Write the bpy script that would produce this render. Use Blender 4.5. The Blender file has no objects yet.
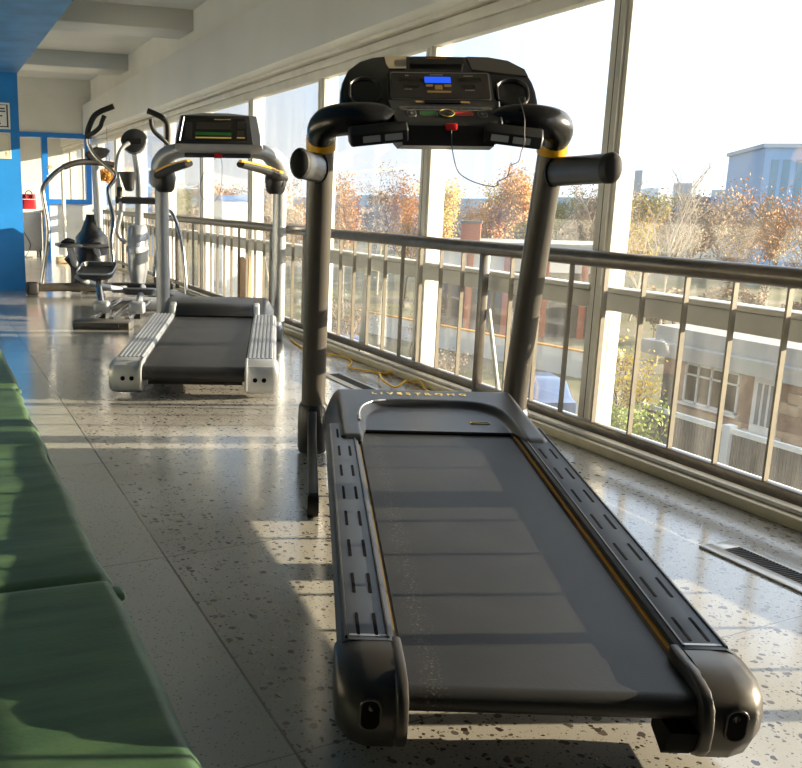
import bpy, bmesh, math, random
from mathutils import Vector, Matrix, Quaternion
random.seed(7)
scene = bpy.context.scene
COL = scene.collection
PI = math.pi

# ------------------------------------------------------------------ materials
MATS = {}
def new_mat(name):
    m = bpy.data.materials.new(name); m.use_nodes = True
    MATS[name] = m
    nt = m.node_tree; nt.nodes.clear()
    return m, nt
def N(nt, typ, **kw):
    n = nt.nodes.new(typ)
    for k, v in kw.items():
        if k.startswith('_'): setattr(n, k[1:], v)
    return n
def setin(n, **kw):
    for k, v in kw.items():
        n.inputs[k.replace('__', ' ')].default_value = v
def srgb(r, g, b):
    f = lambda c: (c/255/12.92) if c/255 <= .04045 else ((c/255+.055)/1.055)**2.4
    return (f(r), f(g), f(b), 1)
def pbr(name, col, rough=.5, metal=0., noise=.0, scale=8., bump=0., coat=0., spec=.5, rvar=0., emit=None, estr=0.):
    """plain or slightly mottled surface"""
    m, nt = new_mat(name)
    out = N(nt, 'ShaderNodeOutputMaterial'); b = N(nt, 'ShaderNodeBsdfPrincipled')
    nt.links.new(b.outputs[0], out.inputs[0])
    b.inputs['Roughness'].default_value = rough; b.inputs['Metallic'].default_value = metal
    b.inputs['Base Color'].default_value = col
    b.inputs['Specular IOR Level'].default_value = spec
    if coat: b.inputs['Coat Weight'].default_value = coat; b.inputs['Coat Roughness'].default_value = .08
    if emit: b.inputs['Emission Color'].default_value = emit; b.inputs['Emission Strength'].default_value = estr
    if noise or bump or rvar:
        tc = N(nt, 'ShaderNodeTexCoord'); nz = N(nt, 'ShaderNodeTexNoise')
        nz.inputs['Scale'].default_value = scale; nz.inputs['Detail'].default_value = 4
        nt.links.new(tc.outputs['Object'], nz.inputs['Vector'])
        if noise:
            r = N(nt, 'ShaderNodeValToRGB')
            r.color_ramp.elements[0].position = .3; r.color_ramp.elements[1].position = .7
            r.color_ramp.elements[0].color = tuple(max(0, c*(1-noise)) for c in col[:3])+(1,)
            r.color_ramp.elements[1].color = tuple(min(1, c*(1+noise)) for c in col[:3])+(1,)
            nt.links.new(nz.outputs['Fac'], r.inputs[0]); nt.links.new(r.outputs[0], b.inputs['Base Color'])
        if rvar:
            mr = N(nt, 'ShaderNodeMapRange'); mr.inputs['To Min'].default_value = max(.02, rough-rvar); mr.inputs['To Max'].default_value = rough+rvar
            nt.links.new(nz.outputs['Fac'], mr.inputs['Value']); nt.links.new(mr.outputs[0], b.inputs['Roughness'])
        if bump:
            bp = N(nt, 'ShaderNodeBump'); bp.inputs['Strength'].default_value = bump; bp.inputs['Distance'].default_value = .01
            nt.links.new(nz.outputs['Fac'], bp.inputs['Height']); nt.links.new(bp.outputs[0], b.inputs['Normal'])
    return m

pbr('white_paint', srgb(220, 220, 214), .6, noise=.05, scale=2)
pbr('ceiling_paint', srgb(210, 211, 208), .7, noise=.06, scale=1.5)
pbr('valance_paint', srgb(216, 217, 215), .45, noise=.04, scale=1.2)
pbr('frame_paint', srgb(220, 217, 208), .45, noise=.07, scale=6)
pbr('curb_paint', srgb(226, 212, 178), .5, noise=.10, scale=5)
pbr('blue_paint', srgb(40, 132, 210), .42, noise=.12, scale=3, bump=.08)
pbr('blue_soffit_paint', srgb(74, 132, 188), .6, noise=.22, scale=3.5, bump=.1)
pbr('blue_frame_paint', srgb(28, 122, 210), .4)
pbr('rail_metal', srgb(112, 106, 98), .34, metal=.75, noise=.12, scale=20)
pbr('rail_baluster', srgb(146, 138, 124), .45, metal=.2, noise=.12, scale=20)
pbr('fin_concrete', srgb(240, 236, 226), .8, noise=.04, scale=4)
pbr('black_plastic', srgb(26, 26, 28), .38, noise=.1, scale=12)
pbr('black_gloss', srgb(20, 20, 22), .22, noise=.1, scale=5)
pbr('black_rubber', srgb(24, 23, 23), .6, noise=.15, scale=40)
pbr('charcoal_plastic', srgb(50, 51, 54), .38, noise=.06, scale=10, bump=.03)
pbr('hood_plastic', srgb(32, 33, 36), .36, noise=.06, scale=6)
pbr('post_metal', srgb(86, 82, 77), .33, metal=.3, noise=.05, scale=8)
pbr('rail_grey', srgb(52, 56, 63), .42, metal=.25, noise=.06, scale=9)
pbr('cap_metal', srgb(66, 63, 60), .34, metal=.35, noise=.06, scale=8)
pbr('silver', srgb(190, 192, 194), .32, metal=.5, noise=.05, scale=10)
pbr('silver_grey', srgb(150, 154, 160), .38, metal=.35, noise=.05, scale=10)
pbr('chrome', srgb(168, 166, 164), .24, metal=1.)
pbr('yellow_band', srgb(228, 170, 20), .4)
pbr('yellow_line', srgb(205, 140, 30), .5)
pbr('green_piping', srgb(78, 104, 76), .5)
pbr('edge_brown', srgb(112, 92, 48), .5)
pbr('yellow_cord', srgb(235, 185, 25), .45)
pbr('black_cord', srgb(30, 28, 28), .5)
pbr('red_plastic', srgb(200, 28, 30), .35)
pbr('slot_dark', srgb(8, 8, 9), .8, spec=.1)
pbr('display_dark', srgb(28, 26, 25), .12, spec=.6)
pbr('screen_glass', srgb(46, 42, 40), .16, spec=.6)
pbr('bezel_grey', srgb(120, 118, 114), .35, metal=.4)
pbr('grille_grey', srgb(72, 70, 66), .45)
pbr('beige_badge', srgb(185, 170, 142), .5)
pbr('lcd_blue', srgb(20, 60, 200), .3, emit=srgb(35, 95, 245), estr=.95)
pbr('print_grey', srgb(150, 146, 138), .5)
pbr('print_orange', srgb(190, 120, 50), .5)
pbr('print_gold', srgb(214, 186, 92), .45)
pbr('key_green', srgb(28, 92, 42), .4)
pbr('key_red', srgb(190, 40, 40), .4)
pbr('key_tan', srgb(150, 120, 70), .5)
pbr('sticker_grey', srgb(150, 152, 152), .4)
pbr('red_bag', srgb(165, 18, 32), .55, noise=.2, scale=20)
pbr('wood', srgb(168, 122, 70), .5, noise=.2, scale=6)
pbr('pale_wood', srgb(205, 185, 150), .5, noise=.15, scale=6)
pbr('cardboard', srgb(216, 182, 148), .8, noise=.06, scale=8)
pbr('paper_white', srgb(238, 236, 228), .7)
pbr('paper_cream', srgb(240, 232, 205), .7)
pbr('ink', srgb(52, 56, 66), .7)
pbr('ink_tan', srgb(190, 150, 105), .7)
pbr('plant_straw', srgb(205, 150, 70), .8, noise=.3, scale=30)
pbr('brick', srgb(165, 92, 66), .85, noise=.2, scale=10)
pbr('brick_brown', srgb(150, 112, 88), .85, noise=.2, scale=3)
pbr('house_plaster', srgb(176, 146, 116), .85, noise=.15, scale=2)
pbr('roof_grey', srgb(172, 168, 160), .8, noise=.14, scale=.7)
pbr('roof_dark', srgb(96, 92, 94), .85, noise=.15, scale=1)
pbr('window_white', srgb(232, 230, 224), .5)
pbr('house_glass', srgb(110, 122, 132), .12, spec=.7)
pbr('wall_white_outdoor', srgb(226, 222, 212), .85, noise=.06, scale=.6)
pbr('blue_building', srgb(120, 176, 226), .5, noise=.05, scale=.2)
pbr('blue_glazing', srgb(86, 150, 186), .25)
pbr('blue_shed', srgb(82, 128, 190), .6, noise=.08, scale=.3)
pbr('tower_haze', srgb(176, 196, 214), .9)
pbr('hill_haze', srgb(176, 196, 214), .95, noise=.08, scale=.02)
pbr('bark', srgb(96, 82, 70), .9, noise=.2, scale=5)
pbr('bark_pale', srgb(186, 174, 158), .9, noise=.15, scale=5)
pbr('leaf_orange', srgb(186, 132, 72), .7, noise=.3, scale=.9)
pbr('leaf_yellow', srgb(196, 162, 62), .7, noise=.3, scale=.9)
pbr('leaf_olive', srgb(140, 140, 66), .7, noise=.3, scale=.9)
pbr('leaf_brown', srgb(142, 118, 94), .8, noise=.3, scale=.9)
pbr('leaf_green', srgb(128, 142, 48), .7, noise=.3, scale=1.5)
pbr('leaf_wood', srgb(122, 106, 92), .9, noise=.35, scale=.12)
pbr('leaf_gold', srgb(236, 190, 40), .6, noise=.25, scale=2)
pbr('fence_dark', srgb(88, 84, 80), .8)
pbr('car_white', srgb(225, 225, 222), .3, coat=.4)
pbr('car_blue', srgb(70, 98, 140), .3, coat=.4)
pbr('car_red', srgb(190, 40, 44), .3, coat=.4)
pbr('tyre', srgb(26, 26, 26), .8)
pbr('vent_slat', srgb(52, 46, 42), .5, metal=.3)
pbr('vent_frame', srgb(196, 192, 184), .3, metal=.6)
pbr('silver_shroud', srgb(146, 150, 156), .3, metal=.4, noise=.05, scale=6)

def mat_vinyl():
    m, nt = new_mat('green_vinyl')
    out = N(nt, 'ShaderNodeOutputMaterial'); b = N(nt, 'ShaderNodeBsdfPrincipled'); nt.links.new(b.outputs[0], out.inputs[0])
    tc = N(nt, 'ShaderNodeTexCoord'); mp = N(nt, 'ShaderNodeMapping'); mp.inputs['Scale'].default_value = (1.2, 6, 1)
    n1 = N(nt, 'ShaderNodeTexNoise'); n1.inputs['Scale'].default_value = 2.4; n1.inputs['Detail'].default_value = 6
    n2 = N(nt, 'ShaderNodeTexNoise'); n2.inputs['Scale'].default_value = 90
    nt.links.new(tc.outputs['Object'], mp.inputs[0]); nt.links.new(mp.outputs[0], n1.inputs['Vector']); nt.links.new(tc.outputs['Object'], n2.inputs['Vector'])
    r = N(nt, 'ShaderNodeValToRGB'); r.color_ramp.elements[0].position = .3; r.color_ramp.elements[1].position = .75
    r.color_ramp.elements[0].color = srgb(50, 76, 52); r.color_ramp.elements[1].color = srgb(84, 110, 74)
    nt.links.new(n1.outputs['Fac'], r.inputs[0]); nt.links.new(r.outputs[0], b.inputs['Base Color'])
    b.inputs['Roughness'].default_value = .5
    bp = N(nt, 'ShaderNodeBump'); bp.inputs['Strength'].default_value = .15; bp.inputs['Distance'].default_value = .004
    nt.links.new(n2.outputs['Fac'], bp.inputs['Height']); nt.links.new(bp.outputs[0], b.inputs['Normal'])
mat_vinyl()

def mat_belt():
    m, nt = new_mat('belt_rubber')
    out = N(nt, 'ShaderNodeOutputMaterial'); b = N(nt, 'ShaderNodeBsdfPrincipled'); nt.links.new(b.outputs[0], out.inputs[0])
    tc = N(nt, 'ShaderNodeTexCoord')
    v = N(nt, 'ShaderNodeTexVoronoi'); v.inputs['Scale'].default_value = 260
    nz = N(nt, 'ShaderNodeTexNoise'); nz.inputs['Scale'].default_value = 5; nz.inputs['Detail'].default_value = 6
    sp = N(nt, 'ShaderNodeTexNoise'); sp.inputs['Scale'].default_value = 150; sp.inputs['Detail'].default_value = 2
    sx = N(nt, 'ShaderNodeSeparateXYZ')
    for n in (v, nz, sp, sx): nt.links.new(tc.outputs['Object'], n.inputs[0])
    r = N(nt, 'ShaderNodeValToRGB'); r.color_ramp.elements[0].color = srgb(29, 30, 32); r.color_ramp.elements[1].color = srgb(45, 44, 43)
    r.color_ramp.elements[0].position = .3; r.color_ramp.elements[1].position = .7
    nt.links.new(nz.outputs['Fac'], r.inputs[0])
    # worn dusty track along the left edge of the belt
    a = N(nt, 'ShaderNodeMath', _operation='ADD'); a.inputs[1].default_value = .225
    nt.links.new(sx.outputs['X'], a.inputs[0])
    ab = N(nt, 'ShaderNodeMath', _operation='ABSOLUTE'); nt.links.new(a.outputs[0], ab.inputs[0])
    mr = N(nt, 'ShaderNodeMapRange'); setin(mr, From__Min=.0, From__Max=.035, To__Min=1., To__Max=0.); nt.links.new(ab.outputs[0], mr.inputs['Value'])
    th = N(nt, 'ShaderNodeMapRange'); setin(th, From__Min=.55, From__Max=.68); nt.links.new(sp.outputs['Fac'], th.inputs['Value'])
    mu = N(nt, 'ShaderNodeMath', _operation='MULTIPLY'); nt.links.new(mr.outputs[0], mu.inputs[0]); nt.links.new(th.outputs[0], mu.inputs[1])
    mx = N(nt, 'ShaderNodeMixRGB'); mx.inputs[2].default_value = srgb(92, 88, 80)
    nt.links.new(mu.outputs[0], mx.inputs[0]); nt.links.new(r.outputs[0], mx.inputs[1]); nt.links.new(mx.outputs[0], b.inputs['Base Color'])
    b.inputs['Roughness'].default_value = .5
    bp = N(nt, 'ShaderNodeBump'); bp.inputs['Strength'].default_value = .10; bp.inputs['Distance'].default_value = .002
    nt.links.new(v.outputs['Distance'], bp.inputs['Height']); nt.links.new(bp.outputs[0], b.inputs['Normal'])
mat_belt()

def mat_terrazzo():
    m, nt = new_mat('terrazzo')
    L = nt.links.new
    out = N(nt, 'ShaderNodeOutputMaterial'); b = N(nt, 'ShaderNodeBsdfPrincipled'); L(b.outputs[0], out.inputs[0])
    tc = N(nt, 'ShaderNodeTexCoord'); sx = N(nt, 'ShaderNodeSeparateXYZ'); L(tc.outputs['Object'], sx.inputs[0])
    def math_(op, a, c=None):
        n = N(nt, 'ShaderNodeMath', _operation=op)
        for i, q in enumerate((a, c)):
            if q is None: continue
            if isinstance(q, (int, float)): n.inputs[i].default_value = q
            else: L(q, n.inputs[i])
        return n.outputs[0]
    # warp so that chips are angular but irregular
    wn = N(nt, 'ShaderNodeTexNoise'); wn.inputs['Scale'].default_value = 35; wn.inputs['Detail'].default_value = 2; L(tc.outputs['Object'], wn.inputs['Vector'])
    vm = N(nt, 'ShaderNodeVectorMath', _operation='MULTIPLY_ADD'); L(wn.outputs['Color'], vm.inputs[0]); vm.inputs[1].default_value = (.016, .016, .0); L(tc.outputs['Object'], vm.inputs[2])
    right = math_('GREATER_THAN', sx.outputs['X'], .642)
    def chips(scale, lo, hi):
        v = N(nt, 'ShaderNodeTexVoronoi', _feature='F1'); v.inputs['Scale'].default_value = scale; L(vm.outputs[0], v.inputs['Vector'])
        sc = N(nt, 'ShaderNodeSeparateColor'); L(v.outputs['Color'], sc.inputs[0])
        mr = N(nt, 'ShaderNodeMapRange'); setin(mr, To__Min=lo, To__Max=hi); L(sc.outputs['Red'], mr.inputs['Value'])
        return math_('LESS_THAN', v.outputs['Distance'], mr.outputs[0]), sc.outputs['Green']
    big, bc = chips(40, -.30, .44)
    mid, mc = chips(75, -.45, .42)
    sml, scx = chips(150, -.6, .42)
    mask = math_('MAXIMUM', math_('MULTIPLY', big, right), math_('MULTIPLY', mid, right))
    mask = math_('MAXIMUM', mask, math_('MULTIPLY', sml, .75))
    n1 = N(nt, 'ShaderNodeTexNoise'); n1.inputs['Scale'].default_value = 1.3; n1.inputs['Detail'].default_value = 5; L(tc.outputs['Object'], n1.inputs['Vector'])
    base = N(nt, 'ShaderNodeValToRGB'); base.color_ramp.elements[0].color = srgb(158, 153, 144); base.color_ramp.elements[1].color = srgb(183, 179, 170)
    base.color_ramp.elements[0].position = .35; base.color_ramp.elements[1].position = .65
    L(n1.outputs['Fac'], base.inputs[0])
    baseL = N(nt, 'ShaderNodeMixRGB', _blend_type='MIX'); baseL.inputs[2].default_value = srgb(176, 176, 168); L(math_('MULTIPLY', math_('SUBTRACT', 1, right), .6), baseL.inputs[0]); L(base.outputs[0], baseL.inputs[1])
    n2 = N(nt, 'ShaderNodeTexNoise'); n2.inputs['Scale'].default_value = 260; L(tc.outputs['Object'], n2.inputs['Vector'])
    gr = N(nt, 'ShaderNodeMixRGB', _blend_type='MULTIPLY'); gr.inputs[0].default_value = .35; L(baseL.outputs[0], gr.inputs[1])
    gr2 = N(nt, 'ShaderNodeMapRange'); setin(gr2, From__Min=.3, From__Max=.7, To__Min=.7, To__Max=1.15); L(n2.outputs['Fac'], gr2.inputs['Value'])
    L(gr2.outputs[0], gr.inputs[2])
    chipc = N(nt, 'ShaderNodeMixRGB'); chipc.inputs[1].default_value = srgb(48, 37, 32); chipc.inputs[2].default_value = srgb(100, 90, 82); L(bc, chipc.inputs[0])
    mx = N(nt, 'ShaderNodeMixRGB'); L(mask, mx.inputs[0]); L(gr.outputs[0], mx.inputs[1]); L(chipc.outputs[0], mx.inputs[2])
    # dividing strips
    s1 = math_('LESS_THAN', math_('ABSOLUTE', math_('SUBTRACT', sx.outputs['X'], .642)), .0035)
    yy = math_('SUBTRACT', math_('SUBTRACT', sx.outputs['Y'], math_('MULTIPLY', sx.outputs['X'], .105)), 1.51)
    fr = math_('FRACT', math_('ADD', math_('DIVIDE', yy, 1.125), 50.002))
    s2 = math_('LESS_THAN', fr, .0035)
    seam = math_('MAXIMUM', s1, math_('MULTIPLY', s2, .8))
    mx2 = N(nt, 'ShaderNodeMixRGB'); L(seam, mx2.inputs[0]); L(mx.outputs[0], mx2.inputs[1]); mx2.inputs[2].default_value = srgb(92, 88, 82)
    L(mx2.outputs[0], b.inputs['Base Color'])
    rr = N(nt, 'ShaderNodeMapRange'); setin(rr, To__Min=.1, To__Max=.24); L(n1.outputs['Fac'], rr.inputs['Value']); L(rr.outputs[0], b.inputs['Roughness'])
    b.inputs['Specular IOR Level'].default_value = .6; b.inputs['Coat Weight'].default_value = .5; b.inputs['Coat IOR'].default_value = 1.5; b.inputs['Coat Roughness'].default_value = .17
mat_terrazzo()

def mat_glass():
    m, nt = new_mat('dusty_glass'); L = nt.links.new
    out = N(nt, 'ShaderNodeOutputMaterial')
    tr = N(nt, 'ShaderNodeBsdfTransparent'); tr.inputs[0].default_value = (.98, .985, .985, 1)
    gl = N(nt, 'ShaderNodeBsdfGlossy'); gl.inputs['Roughness'].default_value = .02
    fr = N(nt, 'ShaderNodeFresnel'); ge = N(nt, 'ShaderNodeNewGeometry')
    ir = N(nt, 'ShaderNodeMapRange'); setin(ir, To__Min=1.45, To__Max=1/1.45); L(ge.outputs['Backfacing'], ir.inputs['Value']); L(ir.outputs[0], fr.inputs[0])
    mx = N(nt, 'ShaderNodeMixShader'); L(fr.outputs[0], mx.inputs[0]); L(tr.outputs[0], mx.inputs[1]); L(gl.outputs[0], mx.inputs[2])
    tl = N(nt, 'ShaderNodeBsdfTranslucent'); tl.inputs[0].default_value = (.9, .88, .84, 1)
    tc = N(nt, 'ShaderNodeTexCoord'); mp = N(nt, 'ShaderNodeMapping'); mp.inputs['Scale'].default_value = (1, 5, .6)
    nz = N(nt, 'ShaderNodeTexNoise'); nz.inputs['Scale'].default_value = 2.2; nz.inputs['Detail'].default_value = 5
    L(tc.outputs['Object'], mp.inputs[0]); L(mp.outputs[0], nz.inputs['Vector'])
    mr = N(nt, 'ShaderNodeMapRange'); setin(mr, From__Min=.35, From__Max=.75, To__Min=.007, To__Max=.024); L(nz.outputs['Fac'], mr.inputs['Value'])
    m2 = N(nt, 'ShaderNodeMixShader'); L(mr.outputs[0], m2.inputs[0]); L(mx.outputs[0], m2.inputs[1]); L(tl.outputs[0], m2.inputs[2])
    L(m2.outputs[0], out.inputs[0])
mat_glass()
def mat_ground():
    m, nt = new_mat('ground_outside'); L = nt.links.new
    out = N(nt, 'ShaderNodeOutputMaterial'); b = N(nt, 'ShaderNodeBsdfPrincipled'); L(b.outputs[0], out.inputs[0])
    tc = N(nt, 'ShaderNodeTexCoord'); nz = N(nt, 'ShaderNodeTexNoise'); nz.inputs['Scale'].default_value = .18; nz.inputs['Detail'].default_value = 8
    L(tc.outputs['Object'], nz.inputs['Vector'])
    r = N(nt, 'ShaderNodeValToRGB'); e = r.color_ramp.elements
    e[0].position = .35; e[0].color = srgb(78, 84, 48); e[1].position = .66; e[1].color = srgb(122, 112, 98)
    x = e.new(.5); x.color = srgb(104, 98, 62)
    L(nz.outputs['Fac'], r.inputs[0]); L(r.outputs[0], b.inputs['Base Color']); b.inputs['Roughness'].default_value = .95
mat_ground()

# ------------------------------------------------------------------ mesh helpers
class MB:
    def __init__(s): s.bm = bmesh.new()
    def box(s, lo, hi, bev=0, seg=2):
        lo, hi = Vector(lo), Vector(hi)
        g = bmesh.ops.create_cube(s.bm, size=1.)
        vs = g['verts']
        c, d = (lo+hi)/2, hi-lo
        for v in vs: v.co = Vector((v.co.x*d.x, v.co.y*d.y, v.co.z*d.z))+c
        if bev:
            es = list({e for v in vs for e in v.link_edges})
            bmesh.ops.bevel(s.bm, geom=es, offset=min(bev, min(abs(x) for x in d)*.45), segments=seg, profile=.5, affect='EDGES')
        return s
    def loft(s, rings, closed=True, caps=True):
        bm = s.bm
        R = [[bm.verts.new(p) for p in r] for r in rings]
        n = len(R[0])
        for a, b in zip(R, R[1:]):
            for i in range(n if closed else n-1):
                j = (i+1) % n
                bm.faces.new((a[i], a[j], b[j], b[i]))
        if caps and closed:
            bm.faces.new(list(reversed(R[0]))); bm.faces.new(R[-1])
        return s
    def tube(s, pts, r, seg=10, smooth=0, flat=1., up=None, caps=True):
        pts = [Vector(p) for p in pts]
        rs = list(r) if isinstance(r, (list, tuple)) else [r]*len(pts)
        if smooth and len(pts) > 2:
            q, qr = [], []
            for i in range(len(pts)-1):
                p0 = pts[max(i-1, 0)]; p1 = pts[i]; p2 = pts[i+1]; p3 = pts[min(i+2, len(pts)-1)]
                for k in range(smooth):
                    t = k/smooth
                    q.append(.5*((2*p1)+(-p0+p2)*t+(2*p0-5*p1+4*p2-p3)*t*t+(-p0+3*p1-3*p2+p3)*t**3)); qr.append(rs[i]*(1-t)+rs[i+1]*t)
            q.append(pts[-1]); qr.append(rs[-1]); pts, rs = q, qr
        ref = Vector(up) if up else None
        rings = []; nrm = None
        for i, p in enumerate(pts):
            t = (pts[min(i+1, len(pts)-1)]-pts[max(i-1, 0)]).normalized()
            if ref is not None:
                a = t.cross(ref)
                if a.length < 1e-4: a = t.orthogonal()
                a.normalize()
            else:
                if nrm is None: nrm = t.orthogonal().normalized()
                nrm = (nrm-t*nrm.dot(t))
                if nrm.length < 1e-5: nrm = t.orthogonal()
                nrm.normalize(); a = nrm
            b = t.cross(a)
            rings.append([p+a*math.cos(2*PI*k/seg)*rs[i]*flat+b*math.sin(2*PI*k/seg)*rs[i] for k in range(seg)])
        s.loft(rings, True, caps)
        return s
    def prism(s, poly, axis, a, b, bev=0, seg=2):
        """poly: 2D points in the two axes left over (cyclic order), extruded along axis from a to b"""
        f = {'x': lambda p, t: (t, p[0], p[1]), 'y': lambda p, t: (p[0], t, p[1]), 'z': lambda p, t: (p[0], p[1], t)}[axis]
        A = [s.bm.verts.new(f(p, a)) for p in poly]; B = [s.bm.verts.new(f(p, b)) for p in poly]
        n = len(poly); fs = [s.bm.faces.new(A), s.bm.faces.new(list(reversed(B)))]
        for i in range(n): fs.append(s.bm.faces.new((A[i], B[i], B[(i+1) % n], A[(i+1) % n])))
        bmesh.ops.recalc_face_normals(s.bm, faces=fs)
        if bev:
            es = list({e for f_ in fs[:2] for e in f_.edges})
            bmesh.ops.bevel(s.bm, geom=es, offset=bev, segments=seg, profile=.5, affect='EDGES')
        return s
    def quad(s, *p): s.bm.faces.new([s.bm.verts.new(q) for q in p]); return s
    def grid(s, fn, nu, nv):
        V = [[s.bm.verts.new(fn(i/nu, j/nv)) for j in range(nv+1)] for i in range(nu+1)]
        for i in range(nu):
            for j in range(nv): s.bm.faces.new((V[i][j], V[i+1][j], V[i+1][j+1], V[i][j+1]))
        return s
    def sphere(s, c, r, u=16, v=10):
        if not isinstance(r, (tuple, list)): r = (r, r, r)
        g = bmesh.ops.create_uvsphere(s.bm, u_segments=u, v_segments=v, radius=1)
        for w in g['verts']: w.co = Vector((w.co.x*r[0]+c[0], w.co.y*r[1]+c[1], w.co.z*r[2]+c[2]))
        return s
    def xf(s, M):
        bmesh.ops.transform(s.bm, matrix=M, verts=s.bm.verts); return s
    def build(s, name, mat, parent=None, smooth=True, ang=38, weld=False):
        me = bpy.data.meshes.new(name)
        if weld: bmesh.ops.remove_doubles(s.bm, verts=s.bm.verts, dist=1e-5)
        bmesh.ops.recalc_face_normals(s.bm, faces=s.bm.faces)
        for f in s.bm.faces: f.smooth = smooth
        if smooth:
            lim = math.radians(ang)
            for e in s.bm.edges:
                if len(e.link_faces) == 2 and e.calc_face_angle(0) > lim: e.smooth = False
        s.bm.to_mesh(me); s.bm.free()
        me.materials.append(MATS[mat])
        o = bpy.data.objects.new(name, me); COL.objects.link(o)
        if parent is not None: o.parent = parent
        return o
def box(name, mat, lo, hi, parent=None, bev=0): return MB().box(lo, hi, bev).build(name, mat, parent)
def tag(o, label, cat, group=None, kind=None):
    o['label'] = label; o['category'] = cat
    if group: o['group'] = group
    if kind: o['kind'] = kind
    return o
def thing(name, label, cat, loc=(0, 0, 0), rz=0., group=None):
    o = bpy.data.objects.new(name, None); COL.objects.link(o); o.empty_display_size = .1
    o.location = loc; o.rotation_euler = (0, 0, rz)
    return tag(o, label, cat, group)
def struct(o): o['kind'] = 'structure'; return o
def sbox(name, mat, lo, hi, bev=0): return struct(box(name, mat, lo, hi, None, bev))
def text(name, s, size, mat, M, parent, bold=0., extrude=.0006, space=1.):
    cu = bpy.data.curves.new(name, 'FONT'); cu.body = s; cu.size = size; cu.align_x = 'CENTER'; cu.align_y = 'CENTER'; cu.extrude = extrude; cu.offset = bold; cu.space_character = space
    t = bpy.data.objects.new(name, cu); COL.objects.link(t)
    bpy.context.view_layer.update()
    me = bpy.data.meshes.new_from_object(t.evaluated_get(bpy.context.evaluated_depsgraph_get()))
    bpy.data.objects.remove(t); me.transform(M); me.materials.clear(); me.materials.append(MATS[mat])
    o = bpy.data.objects.new(name, me); COL.objects.link(o); o.parent = parent
    return o
def face_frame(origin, right, up):
    r = Vector(right).normalized(); u = Vector(up); u = (u-r*u.dot(r)).normalized(); n = r.cross(u)
    M = Matrix((r, u, n)).transposed().to_4x4(); M.translation = Vector(origin); return M
def rrect(w, h, r, n=4):
    P = []
    for cx, cy, a0 in ((w/2-r, h/2-r, 0), (-w/2+r, h/2-r, PI/2), (-w/2+r, -h/2+r, PI), (w/2-r, -h/2+r, 1.5*PI)):
        for k in range(n+1):
            a = a0+PI/2*k/n; P.append((cx+r*math.cos(a), cy+r*math.sin(a)))
    return P
def plate(w, h, t, r, M):
    mb = MB(); mb.prism(rrect(w, h, r), 'z', 0, t); return mb.xf(M)
def T(x, y, z): return Matrix.Translation((x, y, z))

# ------------------------------------------------------------------ camera
cam = bpy.data.cameras.new('camera'); co = bpy.data.objects.new('camera', cam); COL.objects.link(co)
yaw, pit, rol = 3.52683185e-01, 2.22669770e-01, -1.56979264e-02
cy, sy, cp, sp = math.cos(yaw), math.sin(yaw), math.cos(pit), math.sin(pit)
fwd = Vector((sy*cp, cy*cp, -sp)); rgt = Vector((cy, -sy, 0)); dwn = fwd.cross(rgt)
if dwn.z > 0: dwn = -dwn
r2 = math.cos(rol)*rgt+math.sin(rol)*dwn; d2 = -math.sin(rol)*rgt+math.cos(rol)*dwn
Mc = Matrix((r2, -d2, -fwd)).transposed().to_4x4(); Mc.translation = (0, 0, 1.1)
co.matrix_world = Mc
cam.sensor_fit = 'HORIZONTAL'; cam.sensor_width = 36; cam.lens = 933.06*36/802
cam.shift_x = (401-273.07)/802; cam.shift_y = (411.1-384)/802
cam.clip_start = .05; cam.clip_end = 2000
scene.camera = co

# ------------------------------------------------------------------ light: low evening sun through the windows + sky
SUN_TRAVEL = Vector((-.955, .30, -.187)).normalized()
sun = bpy.data.lights.new('sun', 'SUN'); sun.energy = 21.; sun.color = (1., .85, .60); sun.angle = math.radians(.35)
so = bpy.data.objects.new('sun', sun); COL.objects.link(so); so.location = (30, -6, 12)
so.rotation_euler = SUN_TRAVEL.to_track_quat('-Z', 'Y').to_euler()
w = bpy.data.worlds.new('sky'); scene.world = w; w.use_nodes = True
nt = w.node_tree; nt.nodes.clear(); L = nt.links.new
wo = N(nt, 'ShaderNodeOutputWorld'); bg = N(nt, 'ShaderNodeBackground'); L(bg.outputs[0], wo.inputs[0])
tc = N(nt, 'ShaderNodeTexCoord')
dt = N(nt, 'ShaderNodeVectorMath', _operation='DOT_PRODUCT'); dt.inputs[1].default_value = tuple(-SUN_TRAVEL); L(tc.outputs['Generated'], dt.inputs[0])
rp = N(nt, 'ShaderNodeValToRGB'); rp.color_ramp.interpolation = 'EASE'
mrw = N(nt, 'ShaderNodeMapRange'); setin(mrw, From__Min=-.2, From__Max=1.); L(dt.outputs['Value'], mrw.inputs['Value']); L(mrw.outputs[0], rp.inputs[0])
e = rp.color_ramp.elements
e[0].position = .0; e[0].color = (.46, .64, .90, 1); e[1].position = 1.; e[1].color = (4.0, 3.8, 3.4, 1)
x = e.new(.20); x.color = (.66, .86, 1.10, 1)
x = e.new(.38); x.color = (.92, 1.22, 1.60, 1)
x = e.new(.52); x.color = (1.5, 1.85, 2.3, 1)
x = e.new(.70); x.color = (2.3, 2.6, 3.0, 1)
sz = N(nt, 'ShaderNodeSeparateXYZ'); L(tc.outputs['Generated'], sz.inputs[0])
hz = N(nt, 'ShaderNodeMapRange'); setin(hz, From__Min=0., From__Max=.16, To__Min=.85, To__Max=0.); L(sz.outputs['Z'], hz.inputs['Value'])
mxh = N(nt, 'ShaderNodeMixRGB'); mxh.inputs[2].default_value = (1.05, 1.04, 1.02, 1); L(hz.outputs[0], mxh.inputs[0]); L(rp.outputs[0], mxh.inputs[1])
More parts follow.
